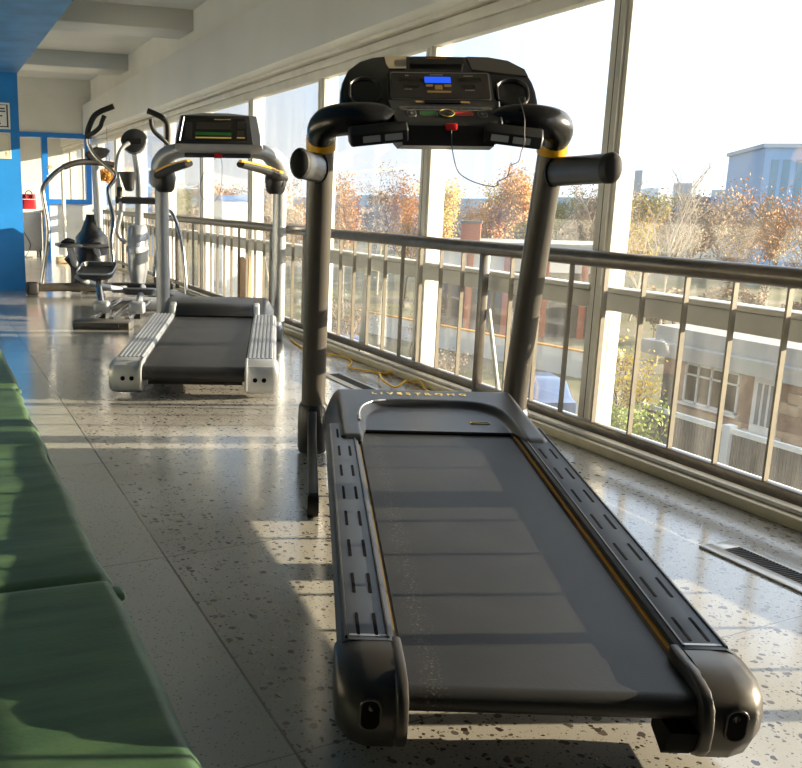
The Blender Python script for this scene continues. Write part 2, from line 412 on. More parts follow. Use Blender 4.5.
# soft clouds
nzc = N(nt, 'ShaderNodeTexNoise'); nzc.inputs['Scale'].default_value = 5; nzc.inputs['Detail'].default_value = 5
mpc = N(nt, 'ShaderNodeMapping'); mpc.inputs['Scale'].default_value = (1, 1, 3.5); L(tc.outputs['Generated'], mpc.inputs[0]); L(mpc.outputs[0], nzc.inputs['Vector'])
ccl = N(nt, 'ShaderNodeMapRange'); setin(ccl, From__Min=.52, From__Max=.75, To__Min=0., To__Max=.45); L(nzc.outputs['Fac'], ccl.inputs['Value'])
mxc = N(nt, 'ShaderNodeMixRGB'); mxc.inputs[2].default_value = (1.25, 1.25, 1.22, 1); L(ccl.outputs[0], mxc.inputs[0]); L(mxh.outputs[0], mxc.inputs[1])
L(mxc.outputs[0], bg.inputs[0]); bg.inputs[1].default_value = 1.15
scene.view_settings.view_transform = 'Standard'; scene.view_settings.look = 'None'
scene.view_settings.exposure = -.16; scene.view_settings.gamma = 1.; scene.view_settings.use_curve_mapping = False

# ------------------------------------------------------------------ room shell
XW = 2.86
sbox('floor', 'terrazzo', (-2.7, -4.1, -.25), (2.86, 21.1, 0))
sbox('ceiling', 'ceiling_paint', (-2.7, -4.1, 3.05), (3.1, 21.1, 3.25))
sbox('wall_left', 'white_paint', (-2.8, -4.1, 0), (-2.7, 21.1, 3.25))
sbox('wall_back', 'white_paint', (-2.8, -4.2, 0), (3.1, -4.1, 3.25))
sbox('wall_far', 'white_paint', (-2.8, 21.1, 0), (3.1, 21.2, 3.25))
sbox('wall_right', 'white_paint', (2.80, -4.1, 2.62), (2.95, 21.1, 3.1))
sbox('trim_1', 'valance_paint', (2.65, -4.1, 2.15), (2.80, 16.98, 2.64), .006)      # boxed valance over the windows
sbox('trim_2', 'frame_paint', (2.80, -4.1, 2.13), (3.0, 21.1, 2.62))
sbox('trim_3', 'curb_paint', (2.79, -4.1, 0), (2.835, 21.1, .042), .004)            # lower step of the window kerb
sbox('trim_4', 'frame_paint', (2.822, -4.1, .046), (2.95, 21.1, .062), .003)
struct(box('trim_5', 'white_paint', (2.835, -4.1, -.25), (3.02, 21.1, .044)))
sbox('wall_center', 'blue_paint', (-2.7, 11.56, 0), (1.078, 11.86, 2.47))            # blue pier
sbox('trim_6', 'blue_soffit_paint', (-2.7, -4.1, 2.466), (1.083, 11.86, 3.1))        # blue dropped ceiling
for i, (y0, y1) in enumerate(((10.25, 10.85), (13.72, 14.35), (6.9, 7.5), (3.5, 4.1))):
    sbox('trim_%d' % (7+i), 'ceiling_paint', (1.083, y0, 2.84), (2.80, y1, 3.06), .01)
# end wall at Y = 17 with a doorway and an internal window in blue frames
sbox('wall_end', 'white_paint', (-2.7, 17.0, 2.165), (2.80, 17.12, 3.1))
sbox('trim_11', 'white_paint', (-2.7, 16.96, 2.78), (2.80, 17.0, 3.1))
sbox('wall_panel', 'white_paint', (2.035, 17.02, 0), (2.80, 17.1, .975))
sbox('wall_end_left', 'white_paint', (-2.7, 17.0, 0), (.95, 17.12, 2.165))
fr = MB()
fr.box((.95, 16.97, 2.083), (2.80, 17.13, 2.165)).box((1.944, 16.97, 0), (2.04, 17.13, 2.083)).box((2.04, 16.97, .97), (2.78, 17.13, 1.053)).box((2.69, 16.97, 1.053), (2.785, 17.13, 2.083)).box((.95, 16.97, 0), (1.03, 17.13, 2.083))
dfr = struct(fr.build('door_1', 'blue_frame_paint', None, False))
box('pane', 'dusty_glass', (2.04, 17.045, 1.053), (2.69, 17.051, 2.083), dfr)
sbox('baseboard_end', 'frame_paint', (2.035, 16.995, 0), (2.80, 17.02, .09))

sbox('wall_right_pier', 'white_paint', (2.84, -4.1, .05), (3.1, .45, 2.14))  # unseen solid wall, added to keep the sun off the nearest mat
# windows: one bay each, mullion + head + transom + sill frame, two panes, concrete fin outside
P_ = 1.66667; C0 = 3.527
for n, k in enumerate(range(-2, 11)):
    c = C0+k*P_; d = c+P_
    if k == -2: c = .485
    f = MB()
    f.box((2.86, c-.033, .062), (2.915, c+.033, 2.0), .004)
    f.box((2.875, c+.033, .062), (2.935, c+.06, 2.0)); f.box((2.875, d-.06, .062), (2.935, d-.033, 2.0))
    f.box((2.86, c-.033, 1.995), (2.93, d-.033, 2.06), .004); f.box((2.845, c-.033, 2.066), (2.93, d-.033, 2.118), .004)
    f.box((2.86, c+.033, .637), (2.935, d-.033, .715), .004); f.box((2.852, c+.033, .718), (2.935, d-.033, .74), .004)
    f.box((2.862, c+.033, .062), (2.935, d-.033, .098), .004)
    wdw = struct(f.build('window_%d' % (n+1), 'frame_paint', None))
    box('pane', 'dusty_glass', (2.903, c+.06, .74), (2.908, d-.06, 1.995), wdw)
    box('pane', 'dusty_glass', (2.903, c+.06, .098), (2.908, d-.06, .637), wdw)
    box('seal', 'black_rubber', (2.8592, c-.002, .1), (2.8602, c+.002, 1.99), wdw)
    box('mullion_fin', 'fin_concrete', (2.925, c-.018, -.2), (3.005, c+.03, 2.3), wdw)

# ------------------------------------------------------------------ guard rail in front of the windows
rail = thing('guard_rail', 'long grey metal guard rail with upright bars along the windows', 'railing', (2.80, 0, 0))
RY0, RY1 = -2.32, 16.95
m = MB(); m.tube([(0, RY0, .865), (0, RY1, .865)], .037, 14, flat=.82, up=(0, 0, 1)); m.build('handrail', 'rail_metal', rail)
m = MB(); m.box((-.018, RY0, .090), (.018, RY1, .136), .006); m.build('bottom_rail', 'rail_metal', rail)
for k in range(-2, 4):
    y = 4.36+3.3333*k
    MB().box((-.02, y-.02, .042), (.02, y+.02, .84), .003).build('post', 'rail_metal', rail)
bal0 = None; y = 4.36-3.3333*2
for k in range(-28, 53):
    if k % 14 == 0: continue
    y = 4.338+k*3.33333/14
    if y < -.7 or y > RY1-.02: continue
    if bal0 is None:
        bal0 = MB().box((-.011, -.0048, .13), (.011, .0048, .835)).build('baluster', 'rail_baluster', rail, False); bal0.location = (0, y, 0)
    else:
        b = bal0.copy(); COL.objects.link(b); b.parent = rail; b.location = (0, y, 0)
# ------------------------------------------------------------------ near treadmill (charcoal)
TY = .3816
u_ = Vector((math.cos(TY), -math.sin(TY), 0)); v_ = Vector((math.sin(TY), math.cos(TY), 0))
t1 = thing('treadmill', 'large charcoal treadmill in the foreground with a blue-lit display and yellow collars on its posts', 'treadmill', u_*.5+v_*1.66, -TY, 'treadmills by the windows')
SL = .0505
zt = lambda y: .18+SL*y
def belt(parent, hw, y0, y1, z0, sl, r):
    prof = [(y1, z0+sl*y1), (y0, z0)]
    for k in range(1, 12):
        a = PI/2+PI*k/12; prof.append((y0+r*math.cos(a), z0-r+r*math.sin(a)))
    prof += [(y0, z0-2*r), (y1, z0+sl*y1-2*r)]
    mb = MB(); mb.prism(prof, 'x', -hw, hw); return mb.build('running_belt', 'belt_rubber', parent)
belt(t1, .2755, .012, 1.95, .18, SL, .027)
# deck board under belt
MB().prism([(.12, .135), (1.9, .135+SL*1.8), (1.9, .115+SL*1.8), (.12, .115)], 'x', -.27, .27).build('deck', 'black_plastic', t1)
for s in (-1, 1):
    # foot rail: top plate + rounded outer skirt
    prof = [(.292, .0), (.292, .022), (.300, .026), (.388, .026), (.402, .018), (.410, .0), (.408, -.04), (.396, -.06), (.300, -.06)]
    mb = MB(); rings = []
    for y in (.13, .6, 1.1, 1.72):
        wd = 1-.07*y/1.72
        rings.append([(s*(.292+(px-.292)*wd), y, zt(y)+pz) for px, pz in prof])
    mb.loft(rings); r = mb.build('foot_rail', 'rail_grey', t1, ang=30)
    # raised ribs either side of the slot field
    mb = MB()
    for xx in (.304, .392):
        mb.loft([[(s*(.292+(xx-.292+dx)*(1-.07*y/1.72)), y, zt(y)+.026+dz) for dx, dz in ((-.004, -.003), (-.002, .004), (.002, .004), (.004, -.003))] for y in (.14, 1.71)])
    mb.build('rib', 'cap_metal', r)
    for k in range(8):
        for xx in (.328, .366):
            y0 = .165+k*.2-(.02 if s < 0 else 0); wd = 1-.07*y0/1.72
            x0 = s*(.292+(xx-.292)*wd)
            M = Matrix.Translation((x0, y0+.05, zt(y0+.05)+.0245)) @ Matrix.Rotation(math.atan(SL), 4, 'X')
            q = MB(); q.prism(rrect(.008, .105, .0039), 'z', 0, .0025, .0008, 1); q.xf(M); q.build('grip_slot', 'slot_dark', r)
    mb = MB(); mb.loft([[(s*(.2875*(1-.07*y/1.72*.0)+dx), y, zt(y)+.006+dz) for dx, dz in ((-.003, -.004), (-.003, .003), (.003, .003), (.003, -.004))] for y in (.14, 1.7)])
    mb.build('edge_strip', 'yellow_line' if s > 0 else 'edge_brown', r)
    # rear end cap
    prof = [(.145, .211), (.09, .212), (.03, .204), (-.004, .180), (-.020, .140), (-.016, .085), (.006, .045), (.04, .028), (.13, .028), (.145, .05)]
    outer = [(.145, .190), (.10, .190), (.06, .184), (.035, .168), (.026, .146), (.034, .118), (.055, .098), (.085, .088), (.13, .085), (.145, .095)]
    mb = MB()
    mb.loft([[(s*.300, y, z) for y, z in prof], [(s*.355, y, z) for y, z in prof], [(s*.388, y*.85+yo*.15, z*.85+zo*.15) for (y, z), (yo, zo) in zip(prof, outer)],
             [(s*.412, y*.45+yo*.55, z*.45+zo*.55) for (y, z), (yo, zo) in zip(prof, outer)], [(s*.417, y, z) for y, z in outer]])
    cap = mb.build('end_cap', 'cap_metal', t1, ang=45)
    # inner cheek that wraps the roller end
    pr2 = [(.15, .212), (.05, .209), (-.01, .195), (-.036, .17), (-.042, .13), (-.036, .085), (-.02, .062), (.02, .055), (.15, .09)]
    mb = MB(); mb.prism(pr2, 'x', s*.2775, s*.302, .006, 2); mb.build('roller_cheek', 'cap_metal', cap, ang=45)
    MB().box((s*.345-.04, .1445, .2115), (s*.345+.04, .1535, .2145)).build('joint_strip', 'silver_grey', cap)
    M = face_frame((s*.350, -.0205, .130), (1, 0, 0), (0, -.07, 1))
    plate(.036, .062, .006, .0165, M @ T(0, 0, -.003)).build('screw_hole', 'slot_dark', cap)
    mb = MB(); mb.tube([tuple(M @ Vector((p[0]*1.08, p[1]*1.08, .001))) for p in rrect(.036, .062, .0165)]+[tuple(M @ Vector((rrect(.036, .062, .0165)[0][0]*1.08, rrect(.036, .062, .0165)[0][1]*1.08, .001)))], .0028, 6, caps=False)
    mb.build('hole_rim', 'cap_metal', cap)
    plate(.014, .014, .004, .0069, M @ T(-.002*s, .016, -.001)).build('screw', 'chrome', cap)
    # black roller guard under the belt
    if s < 0: continue
    mb = MB(); mb.prism([(.06, .118), (-.035, .118), (-.02, .075), (.0, .055), (.06, .08)], 'x', s*.222, s*.277); mb.build('roller_guard', 'slot_dark', cap)

# motor hood: height field with a recessed front panel
def sstep(a, b, t):
    t = max(0, min(1, (t-a)/(b-a))); return t*t*(3-2*t)
def hood_z(x, y):
    x -= .012; a = abs(x)
    h = .294+.040*min(1, max(0, (y-1.52)/.65))
    if y > 2.17: h -= .16*((y-2.17)/.08)**2
    h -= .012*max(0, (1.56-y)/.03)**2 if y < 1.56 else 0
    h -= .10*max(0, (a-.345)/.057)**2
    q = ((a/.286)**4.2+(max(0, y-1.58)/.44)**4.2)**(1/4.2)
    inside = 1-sstep(.93, 1.03, q)
    return h-inside*(.026+.012*max(0, 1-(y-1.67)/.3)*.0)
mb = MB()
HX, HY0, HY1 = .402, 1.668, 2.25
def hpt(p, q):
    x = (p*2-1)*HX+.012; y0 = 1.525+.165*(1-sstep(.268, .290, abs(x-.012))); y = y0+(HY1-y0)*q
    return (x, y, hood_z(x, y))
mb.grid(hpt, 130, 60)
nb = [e for e in mb.bm.edges if e.is_boundary]
g = bmesh.ops.extrude_edge_only(mb.bm, edges=nb)
for v in g['geom']:
    if isinstance(v, bmesh.types.BMVert): v.co.z = .16 if abs(v.co.x) > .30 or v.co.y > 2.2 else max(.16, zt(v.co.y)+.004)
hood = mb.build('motor_hood', 'hood_plastic', t1, ang=50)
mb = MB(); mb.box((-.27, 1.686, zt(1.69)+.001), (.28, 1.694, zt(1.69)+.006)); mb.build('belt_gap', 'slot_dark', hood)
n1 = (hood_z(0, 2.14)-hood_z(0, 2.08))/.06
text('hood_lettering', 'LIVESTRONG', .042, 'print_gold', face_frame((-.012, 2.11, hood_z(0, 2.11)+.0012), (1, 0, 0), (0, 1, n1)), hood, .0012, .0006, 1.75)
n2 = (hood_z(.2, 1.86)-hood_z(.2, 1.82))/.04
Mb = face_frame((.185, 1.80, hood_z(.185, 1.80)+.001), (1, 0, 0), (0, 1, n2))
plate(.075, .016, .003, .007, Mb).build('badge', 'print_gold', hood)
plate(.066, .008, .0036, .003, Mb).build('badge_line', 'slot_dark', hood)
te = []
for k in range(14):
    t = k/13*1.25; xx = .012-.290*math.cos(t)**(2/4.2); yy = 1.58+.445*math.sin(t)**(2/4.2)
    if yy > 1.70: te.append((xx, yy, hood_z(xx-.012, yy)+.001))
mb = MB(); mb.tube(te, [.006]*2+[.004]*(len(te)-3)+[.002], 8, smooth=3); mb.build('trim_edge', 'silver_grey', hood)  # silver tube standing in for the highlight on the recess's left edge

def post_y(z): return 2.36-.30*max(0, (z-.3)/1.0)**1.12
for s in (-1, 1):
    pts = [(s*.44, 2.37, .06)]+[(s*.44, post_y(z), z) for z in (.3, .5, .7, .9, 1.05, 1.18, 1.30)]
    mb = MB(); mb.tube(pts, [.052]*8, 20, smooth=3); po = mb.build('upright_post', 'post_metal', t1)
    mb = MB(); mb.tube([(s*.44, 2.375, .008), (s*.44, 2.375, .03), (s*.44, 2.372, .12), (s*.44, 2.37, .215), (s*.44, 2.368, .232)], [.060, .066, .067, .064, .055], 20); mb.build('post_sleeve', 'black_plastic', po)
    mb = MB(); mb.tube([(s*.44, post_y(z), z) for z in (1.288, 1.296, 1.338, 1.346)], [.055, .0575, .0575, .055], 20); mb.build('collar', 'yellow_band', po)
    # floor frame running back along the deck
    mb = MB(); mb.prism([(2.34, .02), (2.34, .19), (2.28, .21), (2.18, .13), (1.62, .10), (1.52, .085), (1.50, .055), (1.55, .03)], 'x', s*.425, s*.462, .006); fb = mb.build('floor_frame', 'charcoal_plastic', t1)
    mb = MB(); mb.tube([(s*.424, 1.515, .038), (s*.464, 1.515, .038)], .038, 18); mb.build('transport_wheel', 'black_rubber', fb)
    mb = MB(); mb.box((s*.463-.001, 1.9, .07), (s*.463+.0012, 1.96, .10)); mb.build('warning_sticker', 'sticker_grey', fb)
    # side handle pointing back towards the user
    path = [(s*.445, post_y(1.23)+.02, 1.220), (s*.455, 2.0, 1.220), (s*.485, 1.80, 1.220), (s*.513, 1.59, 1.220)]
    mb = MB(); mb.tube(path, [.055, .054, .051, .050], 18, smooth=4, flat=.68, up=(0, 0, 1)); hd = mb.build('side_handle', 'charcoal_plastic', t1)
    mb = MB(); mb.tube([(s*.5125, 1.594, 1.220), (s*.516, 1.56, 1.220), (s*.517, 1.55, 1.220), (s*.5175, 1.544, 1.220)], [.0515, .051, .044, .025], 18, flat=.68, up=(0, 0, 1)); mb.build('handle_end_cap', 'black_rubber', hd)
    ring = []
    mb = MB(); mb.tube([(s*.447, 2.035, 1.220), (s*.449, 2.02, 1.220)], .0575, 18, flat=.70, up=(0, 0, 1)); mb.build('handle_joint', 'black_plastic', hd)
# curved handlebar carrying the console
bar = [(-.44, post_y(1.335), 1.332), (-.438, 1.99, 1.362), (-.418, 1.95, 1.381), (-.372, 1.92, 1.390), (-.30, 1.91, 1.395), (-.235, 1.925, 1.392), (-.17, 1.955, 1.374), (0, 2.0, 1.350)]
bar = bar+[(-x, y, z) for x, y, z in reversed(bar[:-1])]
mb = MB(); mb.tube(bar, [.054, .056, .057, .058, .059, .0585, .053, .045, .053, .0585, .059, .058, .057, .056, .054], 20, smooth=5); mb.build('handlebar', 'black_gloss', t1)
for s in (-1, 1):
    mb = MB(); mb.prism([(1.80, 1.298), (1.795, 1.338), (1.82, 1.37), (1.93, 1.38), (1.94, 1.32)], 'x', s*.135, s*.345, .01, 3); RT = T(s*.24, 1.86, 1.35) @ Matrix.Rotation(s*.11, 4, 'Y') @ T(-s*.24, -1.86, -1.35); mb.xf(RT); tr = mb.build('side_tray', 'black_plastic', t1)
    M = face_frame((0, 1.7965, 1.319), (1, 0, 0), (0, -.1, 1))
    for q in (.19, .268): plate(.062, .022, .003, .002, RT @ T(s*q, 0, 0) @ M).build('sensor_pad', 'sticker_grey', tr)
# console: shroud + display panel + key panel + lower housing
CN = Vector((0, -.75, .66)).normalized()       # display face normal
Cup = Vector((0, .66, .75)).normalized()
C0v = Vector((0, 2.03, 1.458))                 # bottom middle of the display face
def cpt(x, h, d): return tuple(C0v+Cup*h-CN*d+Vector((x, 0, 0)))
sil = [(.366, -.03), (.374, .03), (.372, .08), (.364, .13), (.345, .186), (.300, .234), (.25, .258), (.20, .267), (0, .271)]
sil = sil+[(-x, h) for x, h in reversed(sil[:-1])]+[(-.33, -.07), (0, -.08), (.33, -.07)]
mb = MB()
def ring(sc, d, dh=0): return [cpt(x*sc, (h-.06)*sc+.06+dh, d) for x, h in sil]
mb.loft([ring(.95, .0), ring(.985, .006), ring(1., .02), ring(.99, .07), ring(.9, .12), ring(.7, .155)])
sh = mb.build('console_shroud', 'black_gloss', t1, ang=40)
FM = face_frame(C0v+CN*.001, (1, 0, 0), Cup)
# top grille bar and speaker corners, side cup recesses
plate(.205, .036, .012, .008, FM @ T(0, .228, -.006)).build('top_bar', 'black_plastic', sh)
for k in range(7): plate(.006, .004, .001, .001, FM @ T(-.033+k*.011, .240, .006)).build('top_mark', 'print_orange', sh)
for s in (-1, 1):
    mb = MB(); mb.prism([(s*.115, .258), (s*.118, .19), (s*.185, .19), (s*.195, .215), (s*.20, .256)] if s < 0 else [(s*.118, .258), (s*.135, .188), (s*.345, .155), (s*.335, .192), (s*.275, .238), (s*.20, .256)], 'z', -.004, .002); mb.xf(FM)
    mb.build('speaker_panel', 'beige_badge' if s < 0 else 'grille_grey', sh, False)  # left panel coloured beige to stand in for a sun reflection
    mb = MB()
    out = rrect(.118, .135, .055, 6)
    mb.loft([[tuple(FM @ Vector((s*.278+px*k, .065+py*k, z))) for px, py in out] for k, z in ((1.08, -.002), (1.06, .006), (1., .008), (.93, .002), (.9, -.004))]); mb.build('cup_recess', 'black_plastic', sh)
    mb = MB(); mb.tube([tuple(FM @ Vector((s*.278-.056*1.02, .02+.1*t, .008))) for t in (0, .3, .6, .9)], .003, 6); mb.build('recess_rim', 'cap_metal', sh)
# bezel and glass
SD = 1.16
DM = FM @ T(.005, .0, 0) @ Matrix.Diagonal((1.02, SD, 1, 1))
plate(.385, .140, .010, .016, DM @ T(0, .070, .0)).build('display_bezel', 'black_plastic', sh)
plate(.370, .124, .006, .008, DM @ T(0, .072, .007)).build('display_frame', 'bezel_grey', sh)
dg = plate(.360, .115, .006, .006, DM @ T(0, .072, .0085)).build('display_panel', 'screen_glass', sh)
plate(.097, .027, .002, .002, DM @ T(-.008, .098, .0138)).build('lcd_window', 'lcd_blue', dg)
for x, y, ww, hh, mt in ((-.115, .101, .075, .019, 'display_dark'), (.113, .101, .078, .019, 'display_dark'), (-.105, .068, .05, .014, 'display_dark'), (.106, .068, .046, .016, 'display_dark'),
                         (-.04, .072, .026, .010, 'key_tan'), (-.006, .064, .028, .02, 'key_tan'), (.028, .072, .026, .010, 'key_tan'), (-.005, .044, .09, .009, 'key_tan')):
    plate(ww, hh, .002, .002, DM @ T(x, y, .0132)).build('display_window' if mt == 'display_dark' else 'display_key', mt, dg)
for x, y, n_ in ((-.118, .117, 2), (.11, .117, 5), (-.115, .054, 4), (.112, .052, 5), (-.008, .1215, 7)):
    mb = MB()
    for k in range(n_): mb.box((-.0022+(k-n_/2)*.0072, -.002, 0), (.0022+(k-n_/2)*.0072, .002, .0006))
    mb.xf(DM @ T(x, y, .0146)); mb.build('display_marks', 'print_grey', dg, False)
# key panel, flatter, juts towards the user
KN = Vector((0, -.66, .75)).normalized(); Kup = Vector((0, .75, .66)).normalized()
K0 = Vector((.012, 1.868, 1.398))
KM = face_frame(K0, (1, 0, 0), Kup)
mb = MB()
mb.loft([[(x+.012, y, z) for x, y, z in r] for r in (
    [(-.205, 2.02, 1.472), (.205, 2.02, 1.472), (.21, 2.05, 1.46), (-.21, 2.05, 1.46)],
    [(-.20, 1.985, 1.452), (.20, 1.985, 1.452), (.21, 2.05, 1.40), (-.21, 2.05, 1.40)],
    [(-.186, 1.838, 1.383), (.186, 1.838, 1.383), (.19, 1.97, 1.33), (-.19, 1.97, 1.33)],
    [(-.180, 1.818, 1.366), (.180, 1.818, 1.366), (.185, 1.97, 1.31), (-.185, 1.97, 1.31)],
    [(-.162, 1.826, 1.298), (.162, 1.826, 1.298), (.17, 1.95, 1.292), (-.17, 1.95, 1.292)])])
kp = mb.build('key_panel', 'black_plastic', t1, ang=25)
A = Vector((.012, 1.985, 1.452)); B = Vector((.012, 1.838, 1.383))
KM = face_frame((A+B)/2+Vector((0, -.0003, .0006)), (1, 0, 0), A-B) @ Matrix.Diagonal((1, 1.9, 1, 1))
def kplate(nm, mt, x, y, ww, hh, r=.004, t=.003): return plate(ww, hh, t, r, KM @ T(x, y, 0)).build(nm, mt, kp)
A2 = Vector((.012, 2.02, 1.472)); KM2 = face_frame((A+A2)/2, (1, 0, 0), A2-A)
plate(.135, .022, .004, .004, KM2 @ T(-.005, .003, 0)).build('book_ledge', 'slot_dark', kp)
for x in (-.087, .078): plate(.034, .016, .003, .003, KM2 @ T(x, .002, 0)).build('ledge_key', 'key_tan', kp)
kplate('key_row_frame', 'print_grey', 0, .022, .338, .0175, .0085, .0012)
kplate('key_row', 'grille_grey', 0, .022, .332, .013, .0062, .0020)
for k in range(11): kplate('quick_key', 'charcoal_plastic', -.125+k*.025, .022, .018, .010, .003, .0034)
for s in (-1, 1):
    kplate('adjust_key_frame', 'print_grey', s*.128, -.006, .034, .030, .009, .0012); kplate('adjust_key', 'black_plastic', s*.128, -.006, .029, .025, .007, .0022)
    kplate('arrow_mark', 'print_grey', s*.128, -.006, .012, .003, .001, .0028); kplate('arrow_mark', 'print_grey', s*.128, -.006, .003, .014, .001, .0028)
kplate('start_key_frame', 'print_gold', -.066, -.004, .064, .021, .006, .001); kplate('start_key', 'key_green', -.066, -.004, .061, .018, .005, .0026)
kplate('stop_key_frame', 'print_gold', .062, -.004, .066, .021, .008, .001); kplate('stop_key', 'key_red', .062, -.004, .063, .018, .006, .0026)
mb = MB(); mb.sphere((0, 0, .0), (.024, .017, .009)); mb.xf(KM @ T(0, -.004, .0)); mb.build('key_socket', 'black_gloss', kp)
mb = MB(); rr_ = [(.026*math.cos(2*PI*k/24), .019*math.sin(2*PI*k/24), 0) for k in range(25)]; mb.tube(rr_, .0016, 6, caps=False); mb.xf(KM @ T(0, -.004, .003)); mb.build('socket_ring', 'print_gold', kp)
mb = MB()
for s in (1,): mb.tube([(.012+s*.206, 2.015, 1.468), (.012+s*.201, 1.98, 1.448), (.012+s*.187, 1.836, 1.381), (.012+s*.181, 1.816, 1.364), (.012+s*.165, 1.824, 1.305)], .0035, 8)
mb.build('panel_edge', 'silver_grey', kp)
# safety key with its looping cord, clipped to the right of the handlebar
Mw = Matrix.Translation(u_*.5+v_*1.66) @ Matrix.Rotation(-TY, 4, 'Z')
sk = thing('safety_key', 'red safety key plugged into the near treadmill console, its thin cord hanging in a loop', 'safety key', tuple(Mw @ Vector((.016, 1.812, 1.362))), -TY)
mb = MB(); mb.box((-.021, -.012, -.012), (.021, .012, .012), .005); mb.build('key', 'red_plastic', sk)
o = Vector((.016, 1.812, 1.362))
CP = [(.016, 1.802, 1.352), (.018, 1.785, 1.30), (.028, 1.78, 1.25), (.047, 1.78, 1.205), (.085, 1.78, 1.18), (.125, 1.78, 1.166), (.155, 1.78, 1.160), (.175, 1.78, 1.158), (.190, 1.78, 1.168), (.185, 1.78, 1.175), (.218, 1.78, 1.192), (.225, 1.78, 1.215), (.228, 1.78, 1.232), (.255, 1.78, 1.245), (.262, 1.78, 1.28), (.272, 1.78, 1.31), (.270, 1.785, 1.34), (.268, 1.79, 1.39), (.262, 1.815, 1.43), (.258, 1.84, 1.458)]
mb = MB(); mb.tube([Vector(p)-o for p in CP], .0016, 6, smooth=3); mb.build('cord', 'black_cord', sk)
mb = MB(); mb.box((.242, .03, .092), (.262, .05, .108), .003); mb.build('clip', 'black_plastic', sk)

# ------------------------------------------------------------------ second treadmill (silver), further back
T2 = .353
u2 = Vector((math.cos(T2), -math.sin(T2), 0)); v2 = Vector((math.sin(T2), math.cos(T2), 0))
t2 = thing('treadmill', 'silver treadmill further back with ribbed foot rails and yellow-striped hand grips', 'treadmill', u2*-.45+v2*5.13, -T2, 'treadmills by the windows')
S2 = .036; z2 = lambda y: .185+S2*y
belt(t2, .285, .02, 2.0, .185, S2, .042)
MB().prism([(.12, .10), (1.9, .16), (1.9, .11), (.12, .06)], 'x', -.27, .27).build('deck', 'black_plastic', t2)
for s in (-1, 1):
    prof = [(.292, -.01), (.292, .016)]
    for k in range(6):
        x0 = .300+k*.0245; prof += [(x0, .020), (x0+.004, .026), (x0+.015, .026), (x0+.019, .019)]
    prof += [(.452, .016), (.462, .0), (.462, -.09), (.30, -.09)]
    mb = MB(); mb.loft([[(s*px, y, z2(y)+pz) for px, pz in prof] for y in (.14, 1.74)]); fr_ = mb.build('foot_rail', 'silver_grey', t2, ang=20)
    prof = [(.15, .212), (.04, .207), (.004, .188), (-.008, .15), (-.002, .09), (.02, .04), (.06, .022), (.15, .03)]
    mb = MB(); mb.loft([[(s*x, y*q+.04*(1-q), z*q+.11*(1-q)) for y, z in prof] for x, q in ((.300, .98), (.31, 1), (.44, 1), (.462, .96), (.474, .82))]); cap = mb.build('end_cap', 'silver', t2, ang=40)
    mb = MB(); mb.prism([(.15, .215), (.02, .21), (-.04, .17), (-.045, .12), (-.02, .05), (.15, .05)], 'x', s*.287, s*.302, .004); mb.build('roller_cheek', 'silver', cap)
    for q in (.345, .395):
        M = face_frame((s*q, -.0075, .115), (1, 0, 0), (0, -.1, 1)); plate(.026, .026, .004, .0128, M).build('screw_hole', 'slot_dark', cap)
    # posts
    mb = MB(); mb.tube([(s*.475, 2.59, .05), (s*.475, 2.59, .3), (s*.475, 2.58, .8), (s*.475, 2.565, 1.15), (s*.475, 2.55, 1.28)], .055, 18, smooth=3); po = mb.build('upright_post', 'silver_grey' if s < 0 else 'silver', t2)  # left post takes the darker silver to stand in for its shade
    mb = MB(); mb.box((s*.475-.056, 2.25, .0), (s*.475+.040, 2.66, .12), .03, 3); mb.build('post_foot', 'silver_grey', po)
    # grip with yellow stripe + pod
    mb = MB(); mb.tube([(s*.50, 2.50, 1.265), (s*.36, 2.20, 1.315), (s*.185, 1.80, 1.345)], [.034, .030, .024], 12, smooth=5, flat=1.3, up=(0, 0, 1)); gp = mb.build('hand_grip', 'black_rubber', t2)
    mb = MB(); mb.tube([(s*.485, 2.42, 1.306), (s*.36, 2.16, 1.344), (s*.185, 1.775, 1.366)], [.012, .011, .010], 8, smooth=5, flat=1.5, up=(0, 0, 1)); mb.build('grip_stripe', 'yellow_band', gp)
    mb = MB(); mb.tube([(s*.44, 2.5, 1.30), (s*.44, 2.5, 1.26), (s*.44, 2.5, 1.17), (s*.44, 2.5, 1.145)], [.075, .085, .072, .05], 14, flat=1.1); mb.build('grip_pod', 'black_plastic', gp)
    mb = MB(); mb.prism([(2.44, 1.20), (2.44, 1.31), (2.62, 1.34), (2.66, 1.25), (2.60, 1.18)], 'x', s*.47, s*(.56 if s < 0 else .515), .02, 3); mb.build('grip_bracket', 'silver_grey' if s < 0 else 'charcoal_plastic', gp)
# hood
def hood2(x, y):
    t = (y-1.74)/.55; a = abs(x)
    h = .262+.085*math.sin(min(1, max(0, t))*PI/2)
    if y > 2.25: h -= .2*((y-2.25)/.15)**2
    h -= .10*max(0, (a-.36)/.08)**2
    return h-.012*(1-sstep(.30, .31, a))*(1-sstep(2.02, 2.05, y))
mb = MB(); mb.grid(lambda p, q: ((p*2-1)*.44, 1.74+.66*q, hood2((p*2-1)*.44, 1.74+.66*q)), 88, 40)
g = bmesh.ops.extrude_edge_only(mb.bm, edges=[e for e in mb.bm.edges if e.is_boundary])
for v in g['geom']:
    if isinstance(v, bmesh.types.BMVert): v.co.z = .14 if abs(v.co.x) > .3 or v.co.y > 2.2 else z2(v.co.y)+.005
h2 = mb.build('motor_hood', 'hood_plastic', t2, ang=45)
mb = MB(); mb.prism([(1.735, z2(1.74)+.012), (1.80, .318), (1.90, .338), (2.04, .352), (2.06, .30), (1.76, .25)], 'x', -.285, .285, .006); hp = mb.build('hood_front', 'black_plastic', h2)
mb = MB()
